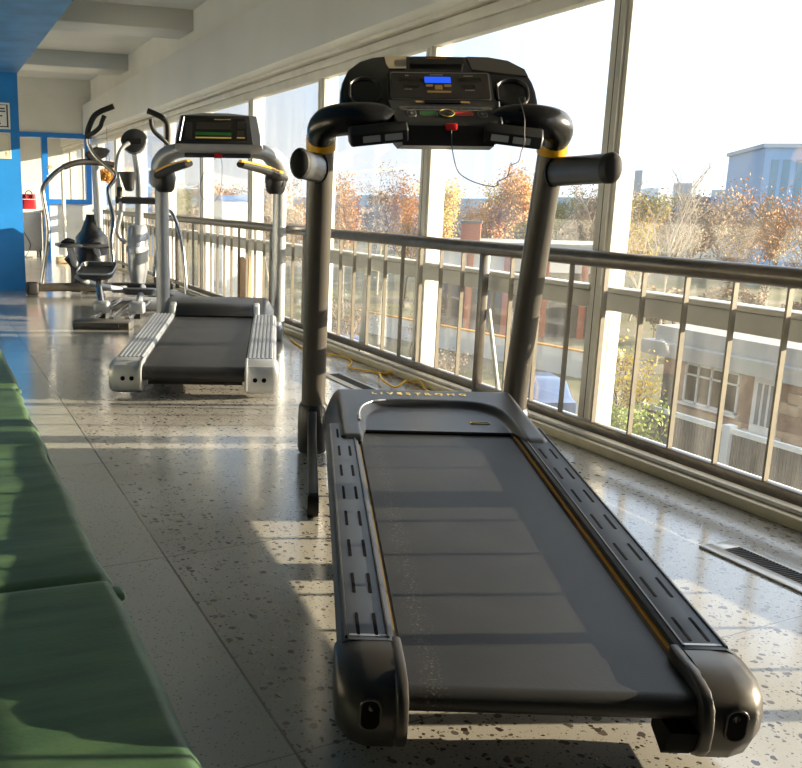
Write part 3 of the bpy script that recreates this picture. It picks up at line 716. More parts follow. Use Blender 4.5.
for k in range(9): mb.box((-.25+k*.024, -.010, 0), (-.236+k*.024, .010, .001))
mb.xf(face_frame((0, 1.7685, .2835), (1, 0, 0), (0, .065, .10))); mb.build('hood_marks', 'print_gold', h2, False)
for s in (-1, 1):
    mb = MB(); mb.prism([(1.735, .25), (1.79, .325), (1.87, .345), (1.87, .30), (1.78, .24)], 'x', s*.286, s*.335, .012, 3); mb.build('hood_trim', 'silver', h2)
# arched console support
mb = MB(); rings = []
arch = [(-.485, 2.58, 1.22, .08), (-.480, 2.55, 1.30, .10), (-.46, 2.51, 1.365, .115), (-.42, 2.46, 1.42, .10), (-.35, 2.40, 1.455, .078), (-.25, 2.36, 1.468, .076), (-.1, 2.34, 1.470, .078), (0, 2.34, 1.470, .078)]
arch = arch+[(-x, y, z, r) for x, y, z, r in reversed(arch[:-1])]
mb.tube([a[:3] for a in arch], [a[3] for a in arch], 16, smooth=4, flat=.75, up=(0, 1, 0)); sup = mb.build('console_arch', 'silver_grey', t2)
CN2 = Vector((0, -.86, .5)).normalized(); Cu2 = Vector((0, .35, .85)).normalized()
F2 = face_frame((-.018, 2.08, 1.492), (1, 0, 0), Cu2) @ Matrix.Diagonal((.99, 1.12, 1, 1))
mb = MB(); hs = [(-.30, -.005), (.355, -.005), (.352, .06), (.318, .205), (.10, .225), (-.10, .225), (-.265, .205), (-.295, .06)]
mb.loft([[tuple(F2 @ Vector((x*k, y*k+.1*(1-k), z))) for x, y in hs] for k, z in ((.97, .012), (1, .0), (1.02, -.06), (.9, -.16))]); cs = mb.build('console_head', 'silver_grey', t2, ang=30)
mb = MB(); hs2 = [(-.288, .0), (.288, .0), (.255, .2), (-.255, .2)]
mb.prism([(x, y) for x, y in hs2], 'z', .008, .022, .006); mb.xf(F2); cb = mb.build('console_bezel', 'black_plastic', cs, ang=30)
mb = MB(); mb.prism([(-.245, .022), (.245, .022), (.225, .18), (-.225, .18)], 'z', .02, .024); mb.xf(F2); dp = mb.build('display_panel', 'display_dark', cs, False)
for x, y, ww, hh, mt in ((-.01, .125, .26, .055, 'screen_glass'), (-.01, .068, .27, .022, 'key_green'), (-.01, .040, .27, .010, 'print_gold'), (.195, .07, .055, .05, 'screen_glass'), (.195, .042, .06, .008, 'print_gold'), (.195, .13, .055, .055, 'screen_glass'), (-.195, .09, .05, .11, 'screen_glass')):
    plate(ww, hh, .002, .002, F2 @ T(x, y, .024)).build('display_window', mt, dp)
for k in range(8): plate(.010, .006, .002, .002, F2 @ T(.0+k*.016, .170, .024)).build('indicator', 'print_gold', dp)
mb = MB(); mb.tube([tuple(F2 @ Vector((-.262, .02, .024))), tuple(F2 @ Vector((-.235, .185, .024)))], .004, 6); mb.build('bezel_edge', 'silver', cs)
# key tray below the head
mb = MB(); mb.prism([(2.235, 1.405), (2.235, 1.425), (2.30, 1.485), (2.36, 1.48), (2.36, 1.41)], 'x', -.26, .25, .012, 3); kt = mb.build('key_tray', 'charcoal_plastic', t2)
plate(.13, .036, .004, .004, face_frame((.15, 2.262, 1.453), (1, 0, 0), (0, .75, .69))).build('key_pad', 'silver_grey', kt)
plate(.2, .03, .004, .004, face_frame((-.06, 2.262, 1.453), (1, 0, 0), (0, .75, .69))).build('key_pad', 'black_plastic', kt)
M2w = Matrix.Translation(u2*-.45+v2*5.13) @ Matrix.Rotation(-T2, 4, 'Z')
sk2 = thing('safety_key', 'small red safety key in the console tray of the silver treadmill with hanging cord', 'safety key', tuple(M2w @ Vector((.0, 2.228, 1.42))), -T2)
mb = MB(); mb.box((-.03, -.012, -.018), (.03, .004, .018), .004); mb.build('key', 'red_plastic', sk2)
mb = MB(); mb.tube([(-.02, -.01, -.015), (-.12, -.02, -.15), (-.13, -.02, -.28), (-.10, -.02, -.33), (-.03, -.02, -.34), (.02, -.02, -.25), (.03, -.01, -.08), (.02, .0, -.02)], .0018, 5, smooth=4); mb.build('cord', 'black_cord', sk2)
wire = thing('headphone_wire', 'thin pale wire looped over the key tray of the silver treadmill', 'wire', tuple(M2w @ Vector((-.20, 2.24, 1.45))), -T2)
mb = MB(); mb.tube([(-.05, -.01, .0), (-.02, -.02, .02), (.0, .02, .06), (.02, -.01, .03), (.06, -.012, .005)], .003, 6, smooth=4); mb.build('strand', 'silver_grey', wire)
# ------------------------------------------------------------------ elliptical trainer with the silver shroud
EY = .35
e1 = thing('elliptical_trainer', 'silver elliptical trainer with tall black curved arm grips beside the silver treadmill', 'exercise machine', (1.36, 7.96, 0), -EY)
mb = MB(); mb.loft([[(x*k, y*k2+.06*(1-k2), z*k2+.035*(1-k2)) for y, z in [(-.04, .0), (-.05, .02), (-.045, .055), (-.02, .072), (.13, .075), (.16, .06), (.16, .0)]] for x, k, k2 in ((-.25, 1, .75), (-.235, 1, 1), (.235, 1, 1), (.25, 1, .75))]); rb = mb.build('rear_base', 'grille_grey', e1)
MB().box((-.15, -.062, .018), (.15, -.04, .058), .008).build('base_grip', 'charcoal_plastic', rb)
for x in (-.2, .2):
    mb = MB(); mb.tube([(x, 0, 0), (x, 0, .012)], .02, 10); mb.build('levelling_foot', 'black_rubber', rb)
for x in (-.1, .06, .2):
    mb = MB(); mb.tube([(x, .1, .075), (x+.03, 1.45, .09)], .024, 10); mb.build('rail', 'chrome', e1)
mb = MB(); mb.box((-.16, 1.35, .0), (.36, 1.75, .10), .03, 3); mb.build('front_base', 'silver_grey', e1)
for xs, zs, yy in ((-.09, .12, .5), (.23, .12, .5)):
    mb = MB(); mb.box((xs-.07, yy-.06, .075), (xs+.07, yy+.06, .185), .025, 3); rl = mb.build('roller_housing', 'pale_wood' if False else 'silver_grey', e1)
    mb = MB(); mb.tube([(xs-.03, yy, .055), (xs+.03, yy, .055)], .032, 14); mb.build('roller', 'black_rubber', rl)
# foot plates on their arms
def footplate(x0, x1, y0, y1, z0, tilt, nm='foot_plate'):
    mb = MB(); c = ((x0+x1)/2, (y0+y1)/2, z0)
    pts = rrect(x1-x0, y1-y0, .07, 5)
    mb.loft([[(px*k, py*k, z) for px, py in pts] for k, z in ((.92, -.03), (1, -.015), (1.04, .03), (1.0, .034), (.95, .0), (.9, -.002))])
    mb.xf(T(*c) @ Matrix.Rotation(tilt, 4, 'X')); o = mb.build(nm, 'charcoal_plastic', e1)
    mb = MB(); mb.tube([(px*1.04, py*1.04, .03) for px, py in pts+pts[:1]], .009, 6, caps=False); mb.xf(T(*c) @ Matrix.Rotation(tilt, 4, 'X')); mb.build('plate_rim', 'silver_grey', o)
    return o
footplate(-.36, -.04, .72, 1.10, .42, .22); footplate(.02, .30, 1.02, 1.40, .20, -.12)
mb = MB(); mb.tube([(-.09, .5, .13), (-.14, .66, .28), (-.17, .80, .38)], [.034, .03, .026], 10); mb.build('pedal_arm', 'chrome', e1)
mb = MB(); mb.tube([(-.36, .78, .38), (-.28, .98, .30), (-.06, 1.28, .22), (.05, 1.5, .24)], .03, 10, smooth=4); mb.build('pedal_arm', 'silver_grey', e1)
mb = MB(); mb.tube([(.23, .5, .13), (.2, .9, .17), (.16, 1.45, .24)], .034, 10); mb.build('pedal_arm', 'silver_grey', e1)
mb = MB(); mb.tube([(-.14, 1.4, .22), (.34, 1.4, .22)], .05, 14); mb.build('crank', 'black_plastic', e1)
# shroud, mast, console
mb = MB(); mb.loft([[(.085+hx*math.cos(2*PI*k/24)*(abs(math.cos(2*PI*k/24))**-.25 if abs(math.cos(2*PI*k/24)) > .01 else 1), 1.62+hy*math.sin(2*PI*k/24), z) for k in range(24)] for z, hx, hy in ((.22, .05, .12), (.27, .072, .17), (.40, .095, .21), (.60, .10, .2), (.72, .105, .17), (.80, .098, .13), (.835, .08, .10))]); sh1 = mb.build('drive_shroud', 'silver_shroud', e1, ang=60)
mb = MB(); mb.loft([[(.085+hx*math.cos(2*PI*k/24), 1.60+hy*math.sin(2*PI*k/24), z) for k in range(24)] for z, hx, hy in ((.56, .108, .21), (.60, .112, .215), (.62, .108, .21))]); mb.build('shroud_band', 'silver_grey', sh1)
mb = MB(); mb.tube([(.10, 1.62, .8), (.11, 1.62, 1.2), (.09, 1.60, 1.45), (.06, 1.57, 1.62)], [.045, .038, .036, .034], 14, smooth=4); mb.build('mast', 'silver_grey', e1)
cM = face_frame((.075, 1.56, 1.64), (1, 0, 0), (0, .4, .9))
ov = [(.128*math.cos(2*PI*k/28)*(1 if math.sin(2*PI*k/28) > 0 else .92), .125*math.sin(2*PI*k/28)) for k in range(28)]
mb = MB(); mb.loft([[tuple(cM @ Vector((x*k, y*k, z))) for x, y in ov] for k, z in ((.8, .022), (.95, .018), (1, .0), (.98, -.04), (.7, -.07))]); cs1 = mb.build('console', 'charcoal_plastic', e1)
plate(.14, .055, .006, .008, cM @ T(0, -.012, .02)).build('display', 'display_dark', cs1)
mb = MB(); mb.tube([tuple(cM @ Vector((x*1.01, y*1.01, .0))) for x, y in ov+ov[:1]], .007, 6, caps=False); mb.build('console_rim', 'silver_grey', cs1)
for x in (-.05, .05): plate(.03, .018, .004, .005, cM @ T(x, -.065, .018)).build('console_key', 'black_plastic', cs1)
# moving arms
aL = [(-.08, 1.1, .48), (-.10, 1.15, .70), (-.08, 1.2, .88), (-.13, 1.3, 1.05), (-.15, 1.33, 1.18), (-.08, 1.36, 1.30), (-.18, 1.36, 1.40), (-.27, 1.36, 1.48), (-.33, 1.36, 1.58), (-.34, 1.35, 1.66)]
mb = MB(); mb.tube(aL, .02, 12, smooth=4); am = mb.build('moving_arm', 'chrome', e1)
mb = MB(); mb.tube([(-.34, 1.35, 1.64), (-.335, 1.35, 1.72), (-.28, 1.35, 1.84), (-.22, 1.35, 1.89), (-.15, 1.35, 1.92), (-.085, 1.35, 1.945)], [.026, .027, .027, .026, .026, .027], 12, smooth=4); mb.build('arm_grip', 'black_rubber', am)
mb = MB(); mb.tube([(-.335, 1.34, 1.67), (-.27, 1.31, 1.70), (-.21, 1.30, 1.75), (-.19, 1.30, 1.80), (-.165, 1.30, 1.855)], [.02, .022, .022, .021, .024], 12, smooth=4); mb.build('arm_grip', 'black_rubber', am)
aR = [(.3, 1.2, .35), (.36, 1.3, .9), (.42, 1.36, 1.35), (.44, 1.36, 1.5), (.425, 1.36, 1.62)]
mb = MB(); mb.tube(aR, .02, 12, smooth=4); am = mb.build('moving_arm', 'chrome', e1)
mb = MB(); mb.tube([(.425, 1.36, 1.6), (.43, 1.36, 1.72), (.42, 1.36, 1.80), (.37, 1.36, 1.85), (.30, 1.36, 1.885), (.235, 1.36, 1.91)], .027, 12, smooth=4); mb.build('arm_grip', 'black_rubber', am)
mb = MB(); mb.tube([(.425, 1.35, 1.61), (.38, 1.32, 1.65), (.31, 1.31, 1.71), (.28, 1.31, 1.77), (.275, 1.31, 1.83)], .021, 12, smooth=4); mb.build('arm_grip', 'black_rubber', am)
# fixed bars and bottle holder
mb = MB(); mb.tube([(.03, 1.52, 1.62), (-.03, 1.48, 1.57), (-.07, 1.45, 1.47), (-.085, 1.45, 1.33), (-.06, 1.45, 1.15), (-.055, 1.45, .95), (-.09, 1.45, .76), (-.02, 1.5, .66)], .022, 12, smooth=4); fx = mb.build('fixed_bar', 'silver_grey', e1)
mb = MB(); mb.tube([(-.06, 1.45, 1.20), (-.06, 1.45, 1.10)], .028, 12); mb.build('pulse_sensor', 'black_rubber', fx)
mb = MB(); mb.tube([(-.10, 1.46, 1.075), (.40, 1.46, 1.07)], .035, 14); mb.build('cross_bar', 'charcoal_plastic', e1)
mb = MB(); mb.tube([(.02, 1.47, 1.345), (.02, 1.47, 1.33), (.025, 1.47, 1.25), (.035, 1.47, 1.175), (.035, 1.47, 1.16)], [.088, .085, .062, .045, .02], 16); mb.build('bottle_holder', 'black_plastic', e1)

# ------------------------------------------------------------------ cross trainer further back, hoop handle
e2 = thing('cross_trainer', 'dark exercise machine with a chrome hoop handle and long grey floor bar by the doorway', 'exercise machine', (1.62, 10.95, 0))
mb = MB(); mb.tube([(-.5, 0, .085), (1.0, -.08, .085)], .048, 16); bb = mb.build('floor_bar', 'rail_metal', e2)
MB().box((-.60, -.06, .0), (-.46, .06, .15), .03, 3).build('bar_end', 'black_rubber', bb)
MB().box((.96, -.14, .0), (1.08, .0, .15), .03, 3).build('bar_end', 'black_rubber', bb)
mb = MB(); mb.tube([(-.43, 0, .10), (-.35, 0, .54), (-.335, 0, .80), (-.37, 0, 1.08), (-.365, 0, 1.2), (-.27, 0, 1.32), (-.14, 0, 1.42), (.02, .02, 1.475), (.2, .05, 1.485), (.42, .05, 1.46)], .027, 12, smooth=5); hp_ = mb.build('hoop_handle', 'chrome', e2)
mb = MB(); mb.tube([(-.14, 0, 1.42), (.02, .02, 1.475), (.2, .05, 1.485), (.44, .05, 1.46)], .034, 12, smooth=4); mb.build('hoop_grip', 'black_rubber', hp_)
mb = MB(); mb.tube([(.28, .22, .75), (.27, .2, 1.1), (.24, .15, 1.58)], [.052, .05, .046], 16); mb.build('mast', 'silver_grey', e2)
mb = MB(); mb.loft([[(.20+hx*math.cos(2*PI*k/20), .28+hy*math.sin(2*PI*k/20), z) for k in range(20)] for z, hx, hy in ((.02, .13, .3), (.2, .2, .34), (.45, .20, .30), (.64, .185, .24), (.72, .12, .14), (.84, .07, .08), (.9, .055, .06))]); mb.build('drive_housing', 'black_plastic', e2, ang=60)
mb = MB(); mb.tube([(-.03, .1, .02), (-.03, .1, .30), (-.12, .08, .42)], [.06, .05, .045], 12, smooth=3); mb.build('pedal_strut', 'black_plastic', e2)
for x0, z in ((-.24, .56), (.06, .55)):
    mb = MB(); mb.box((x0, -.2, z-.02), (x0+.26, .22, z+.02), .015); fp = mb.build('foot_plate', 'charcoal_plastic', e2)
    mb = MB(); mb.tube([(x0+.05, 0, z+.015), (x0+.12, 0, z+.05), (x0+.2, 0, z+.035)], [.02, .035, .02], 12, smooth=3); mb.build('toe_cup', 'black_plastic', fp)
    mb = MB(); mb.tube([(x0+.14, 0, z-.02), (x0+.19, .03, z-.18), (x0+.24, .1, z-.26)], .04, 10, smooth=3); mb.build('pedal_stem', 'silver_grey', fp)
mb = MB(); mb.loft([[(.255+px*k, .06+d, 1.585+pz*k) for px, pz in [(-.14, -.03), (-.12, .01), (-.02, .07), (.1, .06), (.14, .03), (.1, -.04), (.02, -.07), (-.09, -.08)]] for k, d in ((.9, -.06), (1, -.04), (1, .04), (.8, .07))]); c2_ = mb.build('console', 'black_plastic', e2)
mb = MB(); mb.prism([(.18, 1.60), (.24, 1.635), (.34, 1.63), (.37, 1.605), (.32, 1.56), (.24, 1.55)], 'y', -.008, .004); mb.build('display', 'display_dark', c2_)
# tubular stand behind the silver treadmill
st = thing('tubular_rack', 'bent silver tube rack against the guard rail left of the silver treadmill post', 'rack', (2.55, 10.3, 0))
mb = MB(); mb.tube([(-.02, .35, .25), (-.02, .33, .8), (.02, .25, .95), (.06, .1, .9), (.10, -.1, .6), (.12, -.2, .06)], .022, 10, smooth=5); mb.build('bent_tube', 'chrome', st)
mb = MB(); mb.tube([(-.12, .3, .06), (-.10, .3, .5), (-.04, .3, .62), (.02, .28, .5), (.03, .25, .06)], .018, 10, smooth=5); mb.build('bent_tube', 'black_plastic', st)
mb = MB(); mb.box((-.2, .2, 0), (.16, .42, .06), .02); mb.box((-.02, -.3, 0), (.16, .42, .05), .02); mb.build('base', 'silver_grey', st)

# ------------------------------------------------------------------ green vinyl gym mats along the left
def mat_(y0, y1, xr, label, amp, seed):
    W_ = 1.2
    b = thing('gym_mat', label, 'gym mat', (xr-W_/2, (y0+y1)/2, 0), 0, 'green gym mats along the left side')
    hl = (y1-y0)/2; rnd = random.Random(seed); ph = rnd.random()*6; hw = W_/2
    def top(p, q):
        x = -hw+W_*p; y = -hl+.002+(2*hl-.004)*q
        ex = max(0, abs(x)-(hw-.03))/.03; ey = max(0, abs(y)-(hl-.03))/.03
        z = .08-.03*min(1, ex)**2.2-.022*min(1, ey)**2.2
        z += amp*(math.sin(y*9+ph+x*1.2)+.6*math.sin(y*19+ph*2-x))*max(0, 1-min(1, ey))*.5
        xx = x+(.004*math.sin(y*7+ph)+.003*math.sin(y*17))*(amp/.006+.3)*max(0, (x-hw+.08)/.08)
        return (xx, y, z)
    mb = MB(); mb.grid(top, 60, 140)
    g = bmesh.ops.extrude_edge_only(mb.bm, edges=[e for e in mb.bm.edges if e.is_boundary])
    for v in g['geom']:
        if isinstance(v, bmesh.types.BMVert): v.co.z = .0
    mb.build('mat_cover', 'green_vinyl', b, ang=60)
    mb = MB(); mb.tube([(hw-.012, -hl+.03, .052), (hw-.008, 0, .053), (hw-.012, hl-.03, .052)], .006, 8); mb.build('edge_piping', 'green_piping', b)
    mb = MB(); mb.box((hw-.02, hl-.10, .045), (hw+.012, hl-.04, .07), .008); mb.build('corner_tab', 'green_piping', b)
mat_(-.35, 2.413, .428, 'dark green vinyl gym mat nearest the viewer, filling the lower left corner', .001, 1)
mat_(2.419, 5.238, .420, 'dark green vinyl gym mat with rippled surface, second from the viewer', .005, 2)
mat_(5.244, 7.9, .436, 'farthest dark green vinyl gym mat, only its end showing at the left edge', .002, 3)

# ------------------------------------------------------------------ small things
def floor_vent(y0, y1, label):
    v = thing('floor_vent', label, 'floor vent', (2.41, (y0+y1)/2, 0), 0, 'floor vents by the windows')
    h = (y1-y0)/2
    mb = MB(); mb.box((-.073, -h, .0005), (-.025, h, .008), .002).box((.045, -h, .0005), (.068, h, .008), .002).box((-.025, h-.055, .0005), (.045, h, .008), .002).box((-.025, -h, .0005), (.045, -h+.055, .008), .002); mb.build('frame', 'vent_frame', v)
    MB().box((-.025, -h+.055, .0005), (.045, h-.055, .002)).build('duct', 'slot_dark', v)
    y = -h+.07
    mb = MB()
    while y < h-.06:
        mb.box((-.025, y-.0022, .0022), (.045, y+.0022, .0068)); y += .0125
    mb.build('grille', 'vent_slat', v)
floor_vent(.85, 2.25, 'metal floor vent at the right edge of the photo by the window kerb')
floor_vent(4.1, 5.51, 'metal floor vent beyond the near treadmill hood beside the yellow cord')
cordp = [(2.70, 6.95), (2.66, 6.75), (2.62, 6.4), (2.67, 6.17), (2.74, 6.10), (2.76, 5.98), (2.72, 5.82), (2.62, 5.66), (2.63, 5.56), (2.69, 5.48), (2.73, 5.36), (2.745, 5.26), (2.75, 5.33), (2.72, 5.39), (2.63, 5.21), (2.55, 5.0), (2.60, 4.93), (2.68, 4.96), (2.74, 5.04), (2.765, 4.95), (2.75, 4.84), (2.70, 4.6), (2.72, 4.4), (2.74, 4.15), (2.68, 4.0)]
mb = MB(); mb.tube([(x, y, .0085+(.03 if 5.2 < y < 5.30 or 4.93 < y < 5.02 else 0)) for x, y in cordp], .0065, 8, smooth=5); tag(mb.build('extension_cord', 'yellow_cord'), 'yellow extension cord snaking along the window kerb behind the near treadmill', 'cord')
mb = MB(); mb.tube([(2.72, 8.3, .007), (2.66, 7.85, .007), (2.60, 7.6, .007), (2.68, 7.48, .012), (2.74, 7.6, .06), (2.72, 7.72, .10), (2.70, 7.62, .03), (2.62, 7.4, .007), (2.55, 7.52, .007)], .006, 8, smooth=5); tag(mb.build('power_cord', 'black_cord'), 'black power cord curled on the floor beside the silver treadmill', 'cord')
mb = MB(); mb.prism([(8.72, .065), (8.42, .065), (8.39, .56), (8.50, .535), (8.58, .565), (8.72, .545)], 'x', 2.826, 2.834); tag(mb.build('cardboard_sheet', 'cardboard'), 'brown cardboard sheet standing behind the guard rail beside the silver treadmill', 'cardboard')
pf = thing('folded_card', 'folded white card strip leaning upright in the guard rail behind the near treadmill left post', 'card', (2.835, 5.88, .065))
mb = MB(); mb.loft([[(-.006, .07, .04), (-.012, .012, .04), (-.006, -.055, .04), (-.003, -.055, .04), (-.009, .012, .04), (-.003, .07, .04)], [(-.006, .02, .545), (-.012, -.01, .54), (-.006, -.045, .545), (-.003, -.045, .545), (-.009, -.01, .54), (-.003, .02, .545)]]); mb.build('sheet', 'paper_white', pf, False)
mb = MB(); mb.box((-.011, .045, .0), (-.006, .06, .05)); mb.build('tie', 'wood', pf)
mb = MB(); mb.tube([(2.832, 4.34, .54), (2.835, 4.19, .07)], .011, 10); tag(mb.build('stick', 'paper_white'), 'thin white stick leaning against the rail post left of the near treadmill right post', 'stick')
mb = MB(); mb.tube([(2.835, 4.16, .07), (2.834, 4.14, .13), (2.833, 4.10, .20), (2.834, 4.05, .16), (2.835, 4.06, .07)], .008, 8, smooth=5); tag(mb.build('cord_loop', 'yellow_cord'), 'small loop of orange-yellow cord on the kerb beside the near treadmill right post', 'cord')
# notices on the blue pier
n1_ = thing('notice', 'framed notice with dark border, upper one of the two on the blue pier', 'notice', (.875, 11.555, 1.99), 0, 'notices on the blue pier')
MB().box((-.105, -.004, -.145), (.105, .006, .145)).build('sheet', 'paper_white', n1_)
mb = MB(); mb.box((-.085, -.0055, .118), (.085, -.004, .124)).box((-.085, -.0055, -.124), (.085, -.004, -.112)).box((.066, -.0055, -.124), (.082, -.004, .124)).box((-.085, -.0055, -.124), (-.07, -.004, .124)); mb.build('border', 'ink', n1_, False)
mb = MB()
for z, a, b in ((.08, -.05, .05), (.05, -.05, .055), (.0, -.05, .02), (-.06, -.05, -.01), (-.085, -.05, .0)): mb.box((a, -.0055, z-.007), (b, -.004, z+.007))
mb.build('print', 'ink', n1_, False)
n2_ = thing('notice', 'cream notice with small tan emblem, lower one of the two on the blue pier', 'notice', (.87, 11.555, 1.662), 0, 'notices on the blue pier')
MB().box((-.105, -.004, -.145), (.105, .006, .145)).build('sheet', 'paper_cream', n2_)
mb = MB(); q_ = rrect(.17, .25, .03); mb.tube([(x, -.005, z) for x, z in q_+q_[:1]], .0015, 5, caps=False); mb.build('border', 'ink_tan', n2_)
mb = MB(); mb.sphere((.05, -.005, -.085), (.014, .002, .018), 10, 8).box((.03, -.0055, -.112), (.07, -.004, -.106)); mb.build('emblem', 'ink_tan', n2_)
# doorway room: table, bag, cupboard, cord, weighing scale, plant
tb = thing('side_table', 'white cabinet table in the far room carrying the red bag', 'table', (1.80, 18.4, 0))
MB().box((-.32, -.28, .80), (.24, .28, .86), .005).build('table_top', 'paper_white', tb)
MB().box((-.30, -.26, .10), (.22, .26, .80), .004).build('cabinet', 'white_paint', tb)
for sx_ in (-.26, .18):
    for sy_ in (-.22, .22): MB().box((sx_-.02, sy_-.02, 0), (sx_+.02, sy_+.02, .10)).build('leg', 'charcoal_plastic', tb)
bg_ = thing('handbag', 'dark red bag with black handles on the white table in the doorway', 'bag', (1.82, 18.3, .86))
mb = MB(); mb.loft([[(x*k, y*k2, z) for x, y in rrect(.27, .13, .05)] for k, k2, z in ((.94, .9, 0), (1, 1, .02), (1.0, 1, .16), (.94, .85, .25), (.9, .5, .275))]); bd = mb.build('bag_body', 'red_bag', bg_)
mb = MB(); mb.tube([(-.06, -.07, .2), (-.055, -.06, .30), (0, -.05, .335), (.055, -.06, .30), (.06, -.07, .2)], .010, 8, smooth=4); mb.build('handle', 'black_rubber', bg_)
mb = MB(); mb.box((-.13, -.0675, .175), (.13, -.064, .185)); mb.build('zip', 'paper_white', bg_)
cb_ = thing('wooden_cupboard', 'narrow wooden cupboard standing just inside the doorway right of the white table', 'cupboard', (2.115, 18.1, 0))
MB().box((-.065, -.2, .25), (.12, .2, .86), .004).build('body', 'wood', cb_); MB().box((-.065, -.2, .0), (.12, .2, .25), .004).build('plinth', 'ink', cb_)
mb = MB(); mb.tube([(1.60, 18.13, .62), (1.66, 18.125, .50), (1.74, 18.125, .36), (1.80, 18.12, .2), (1.70, 18.05, .008), (1.60, 17.9, .008), (1.8, 17.8, .008)], .006, 6, smooth=4); tag(mb.build('power_cord', 'black_cord'), 'dark cord drooping down the front of the white table in the doorway', 'cord')
ws = thing('weighing_scale', 'white column weighing scale with pale wooden base by the blue framed window', 'scale', (2.15, 16.3, 0))
MB().box((-.10, -.15, .0), (.10, .2, .09), .01).build('base', 'pale_wood', ws)
mb = MB(); mb.tube([(.06, .16, .09), (.06, .16, 1.60)], .032, 12); mb.build('column', 'paper_white', ws)
mb = MB(); mb.box((-.20, .14, 1.565), (.22, .18, 1.605), .006).box((-.20, .14, 1.42), (-.06, .18, 1.44)); bm_ = mb.build('beam', 'paper_white', ws)
mb = MB(); mb.tube([(-.14, .125, 1.58), (-.14, .195, 1.58)], .035, 12); mb.build('poise', 'pale_wood', bm_)
pl = thing('hanging_plant', 'dried straw-coloured hanging plant in front of the far end windows', 'plant', (2.71, 15.0, 1.46))
mb = MB(); rp_ = random.Random(5)
for k in range(900):
    a, b, r = rp_.random()*2*PI, rp_.gauss(0, .6), rp_.random()**.5
    p = Vector((.16*r*math.cos(a), .14*r*math.sin(a), -.02+.11*b*(1-.4*r))); d = Vector((rp_.gauss(0, 1), rp_.gauss(0, 1), rp_.gauss(0, 1))).normalized(); e_ = d.orthogonal().normalized()
    mb.quad(p-d*.03-e_*.006, p+d*.03-e_*.006, p+d*.03+e_*.006, p-d*.03+e_*.006)
mb.build('foliage', 'plant_straw', pl, False)
mb = MB(); mb.tube([(0, 0, -.12), (0, 0, -.10), (0, 0, .0)], [.05, .07, .09], 14); mb.build('pot', 'wood', pl)
mb = MB()
for a in (0, 2.1, 4.2): mb.tube([(.085*math.cos(a), .085*math.sin(a), 0), (0, 0, .35)], .003, 5)
mb.tube([(0, 0, .35), (.0, 0, .69)], .003, 5); mb.build('cords', 'black_cord', pl)
# ------------------------------------------------------------------ outside, seen through the glass (ground about 7 m below)
GZ = -7.
struct(MB().box((4.2, -60, GZ-.5), (900, 900, GZ)).build('ground', 'ground_outside'))
mb = MB(); random.seed(3)
prev = None
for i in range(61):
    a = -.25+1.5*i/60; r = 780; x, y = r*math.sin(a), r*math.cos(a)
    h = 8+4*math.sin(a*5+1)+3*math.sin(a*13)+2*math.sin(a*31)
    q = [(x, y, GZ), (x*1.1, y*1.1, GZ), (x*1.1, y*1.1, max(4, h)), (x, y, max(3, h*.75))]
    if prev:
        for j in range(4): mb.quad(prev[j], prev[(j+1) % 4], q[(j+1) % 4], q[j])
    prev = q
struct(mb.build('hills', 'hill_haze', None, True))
def dirv(px, py):
    v = r2*((px-273.07)/933.06)+d2*((py-411.1)/933.06)+fwd; return v
def at_x(px, py, X): d = dirv(px, py); return Vector((0, 0, 1.1))+d*(X/d.x)
def at_d(px, dist):
    d = dirv(px, 210); k = dist/math.hypot(d.x, d.y); return Vector((d.x*k, d.y*k, GZ))
def win(parent, X, y0, y1, z0, z1, nv, dx=-.05):
    mb = MB(); t = .07
    mb.box((X+dx, y0, z0), (X+.06, y1, z0+t)).box((X+dx, y0, z1-t), (X+.06, y1, z1)).box((X+dx, y0, z0), (X+.06, y0+t, z1)).box((X+dx, y1-t, z0), (X+.06, y1, z1)); mb.box((X+dx, y0, z1-.42), (X+.04, y1, z1-.36))
    for k in range(1, nv): yk = y0+(y1-y0)*k/nv; mb.box((X+dx, yk-t*.5, z0), (X+.05, yk+t*.5, z1))
    mb.box((X+dx-.12, y0-.1, z0-.08), (X+.05, y1+.1, z0))
    f = mb.build('window', 'window_white', parent, False)
    MB().box((X+.0, y0+.05, z0+.05), (X+.03, y1-.05, z1-.05)).build('pane', 'house_glass', f, False)
HX_ = 24.
h = thing('house', 'low brown house with white windows and flat grey roof through the lower right panes', 'house', (HX_, 20, GZ))
o = Vector((HX_, 20, GZ))
def hb(nm, mt, lo, hi, par=h): return MB().box(Vector(lo)-o, Vector(hi)-o).build(nm, mt, par, False)
hb('wall', 'brick_brown', (HX_, 12, GZ), (HX_+5, 25.6, -3.85))
hb('garage_door', 'fence_dark', (HX_-.09, 24.75, GZ), (HX_-.06, 25.5, -4.6))
hb('wall', 'house_plaster', (HX_-.06, 22.0, GZ), (HX_, 25.6, -5.6))
rf = hb('roof', 'roof_grey', (HX_-.9, 11.5, -3.86), (HX_+5.5, 25.8, -3.4)); hb('roof_slope', 'roof_grey', (HX_-.5, 11.7, -3.4), (HX_+5, 25.6, -2.9), rf)
hm = Matrix.Translation(-o)
for y0, y1, z0, z1, nv in ((22.25, 24.55, -5.40, -4.05, 4), (17.2, 19.4, -5.4, -4.05, 3), (13.5, 15.5, -5.4, -4.05, 3)):
    win(h, HX_-o.x, y0-o.y, y1-o.y, z0-o.z, z1-o.z, nv)
dr = hb('door', 'window_white', (HX_-.08, 20.7, -5.75), (HX_, 21.65, -3.95))
for k in range(3): hb('door_pane', 'house_glass', (HX_-.1, 20.86+k*.24, -5.5), (HX_-.07, 21.0+k*.24, -4.2), dr)
hb('step', 'wall_white_outdoor', (HX_-1.2, 20.5, GZ), (HX_, 21.9, -5.75))
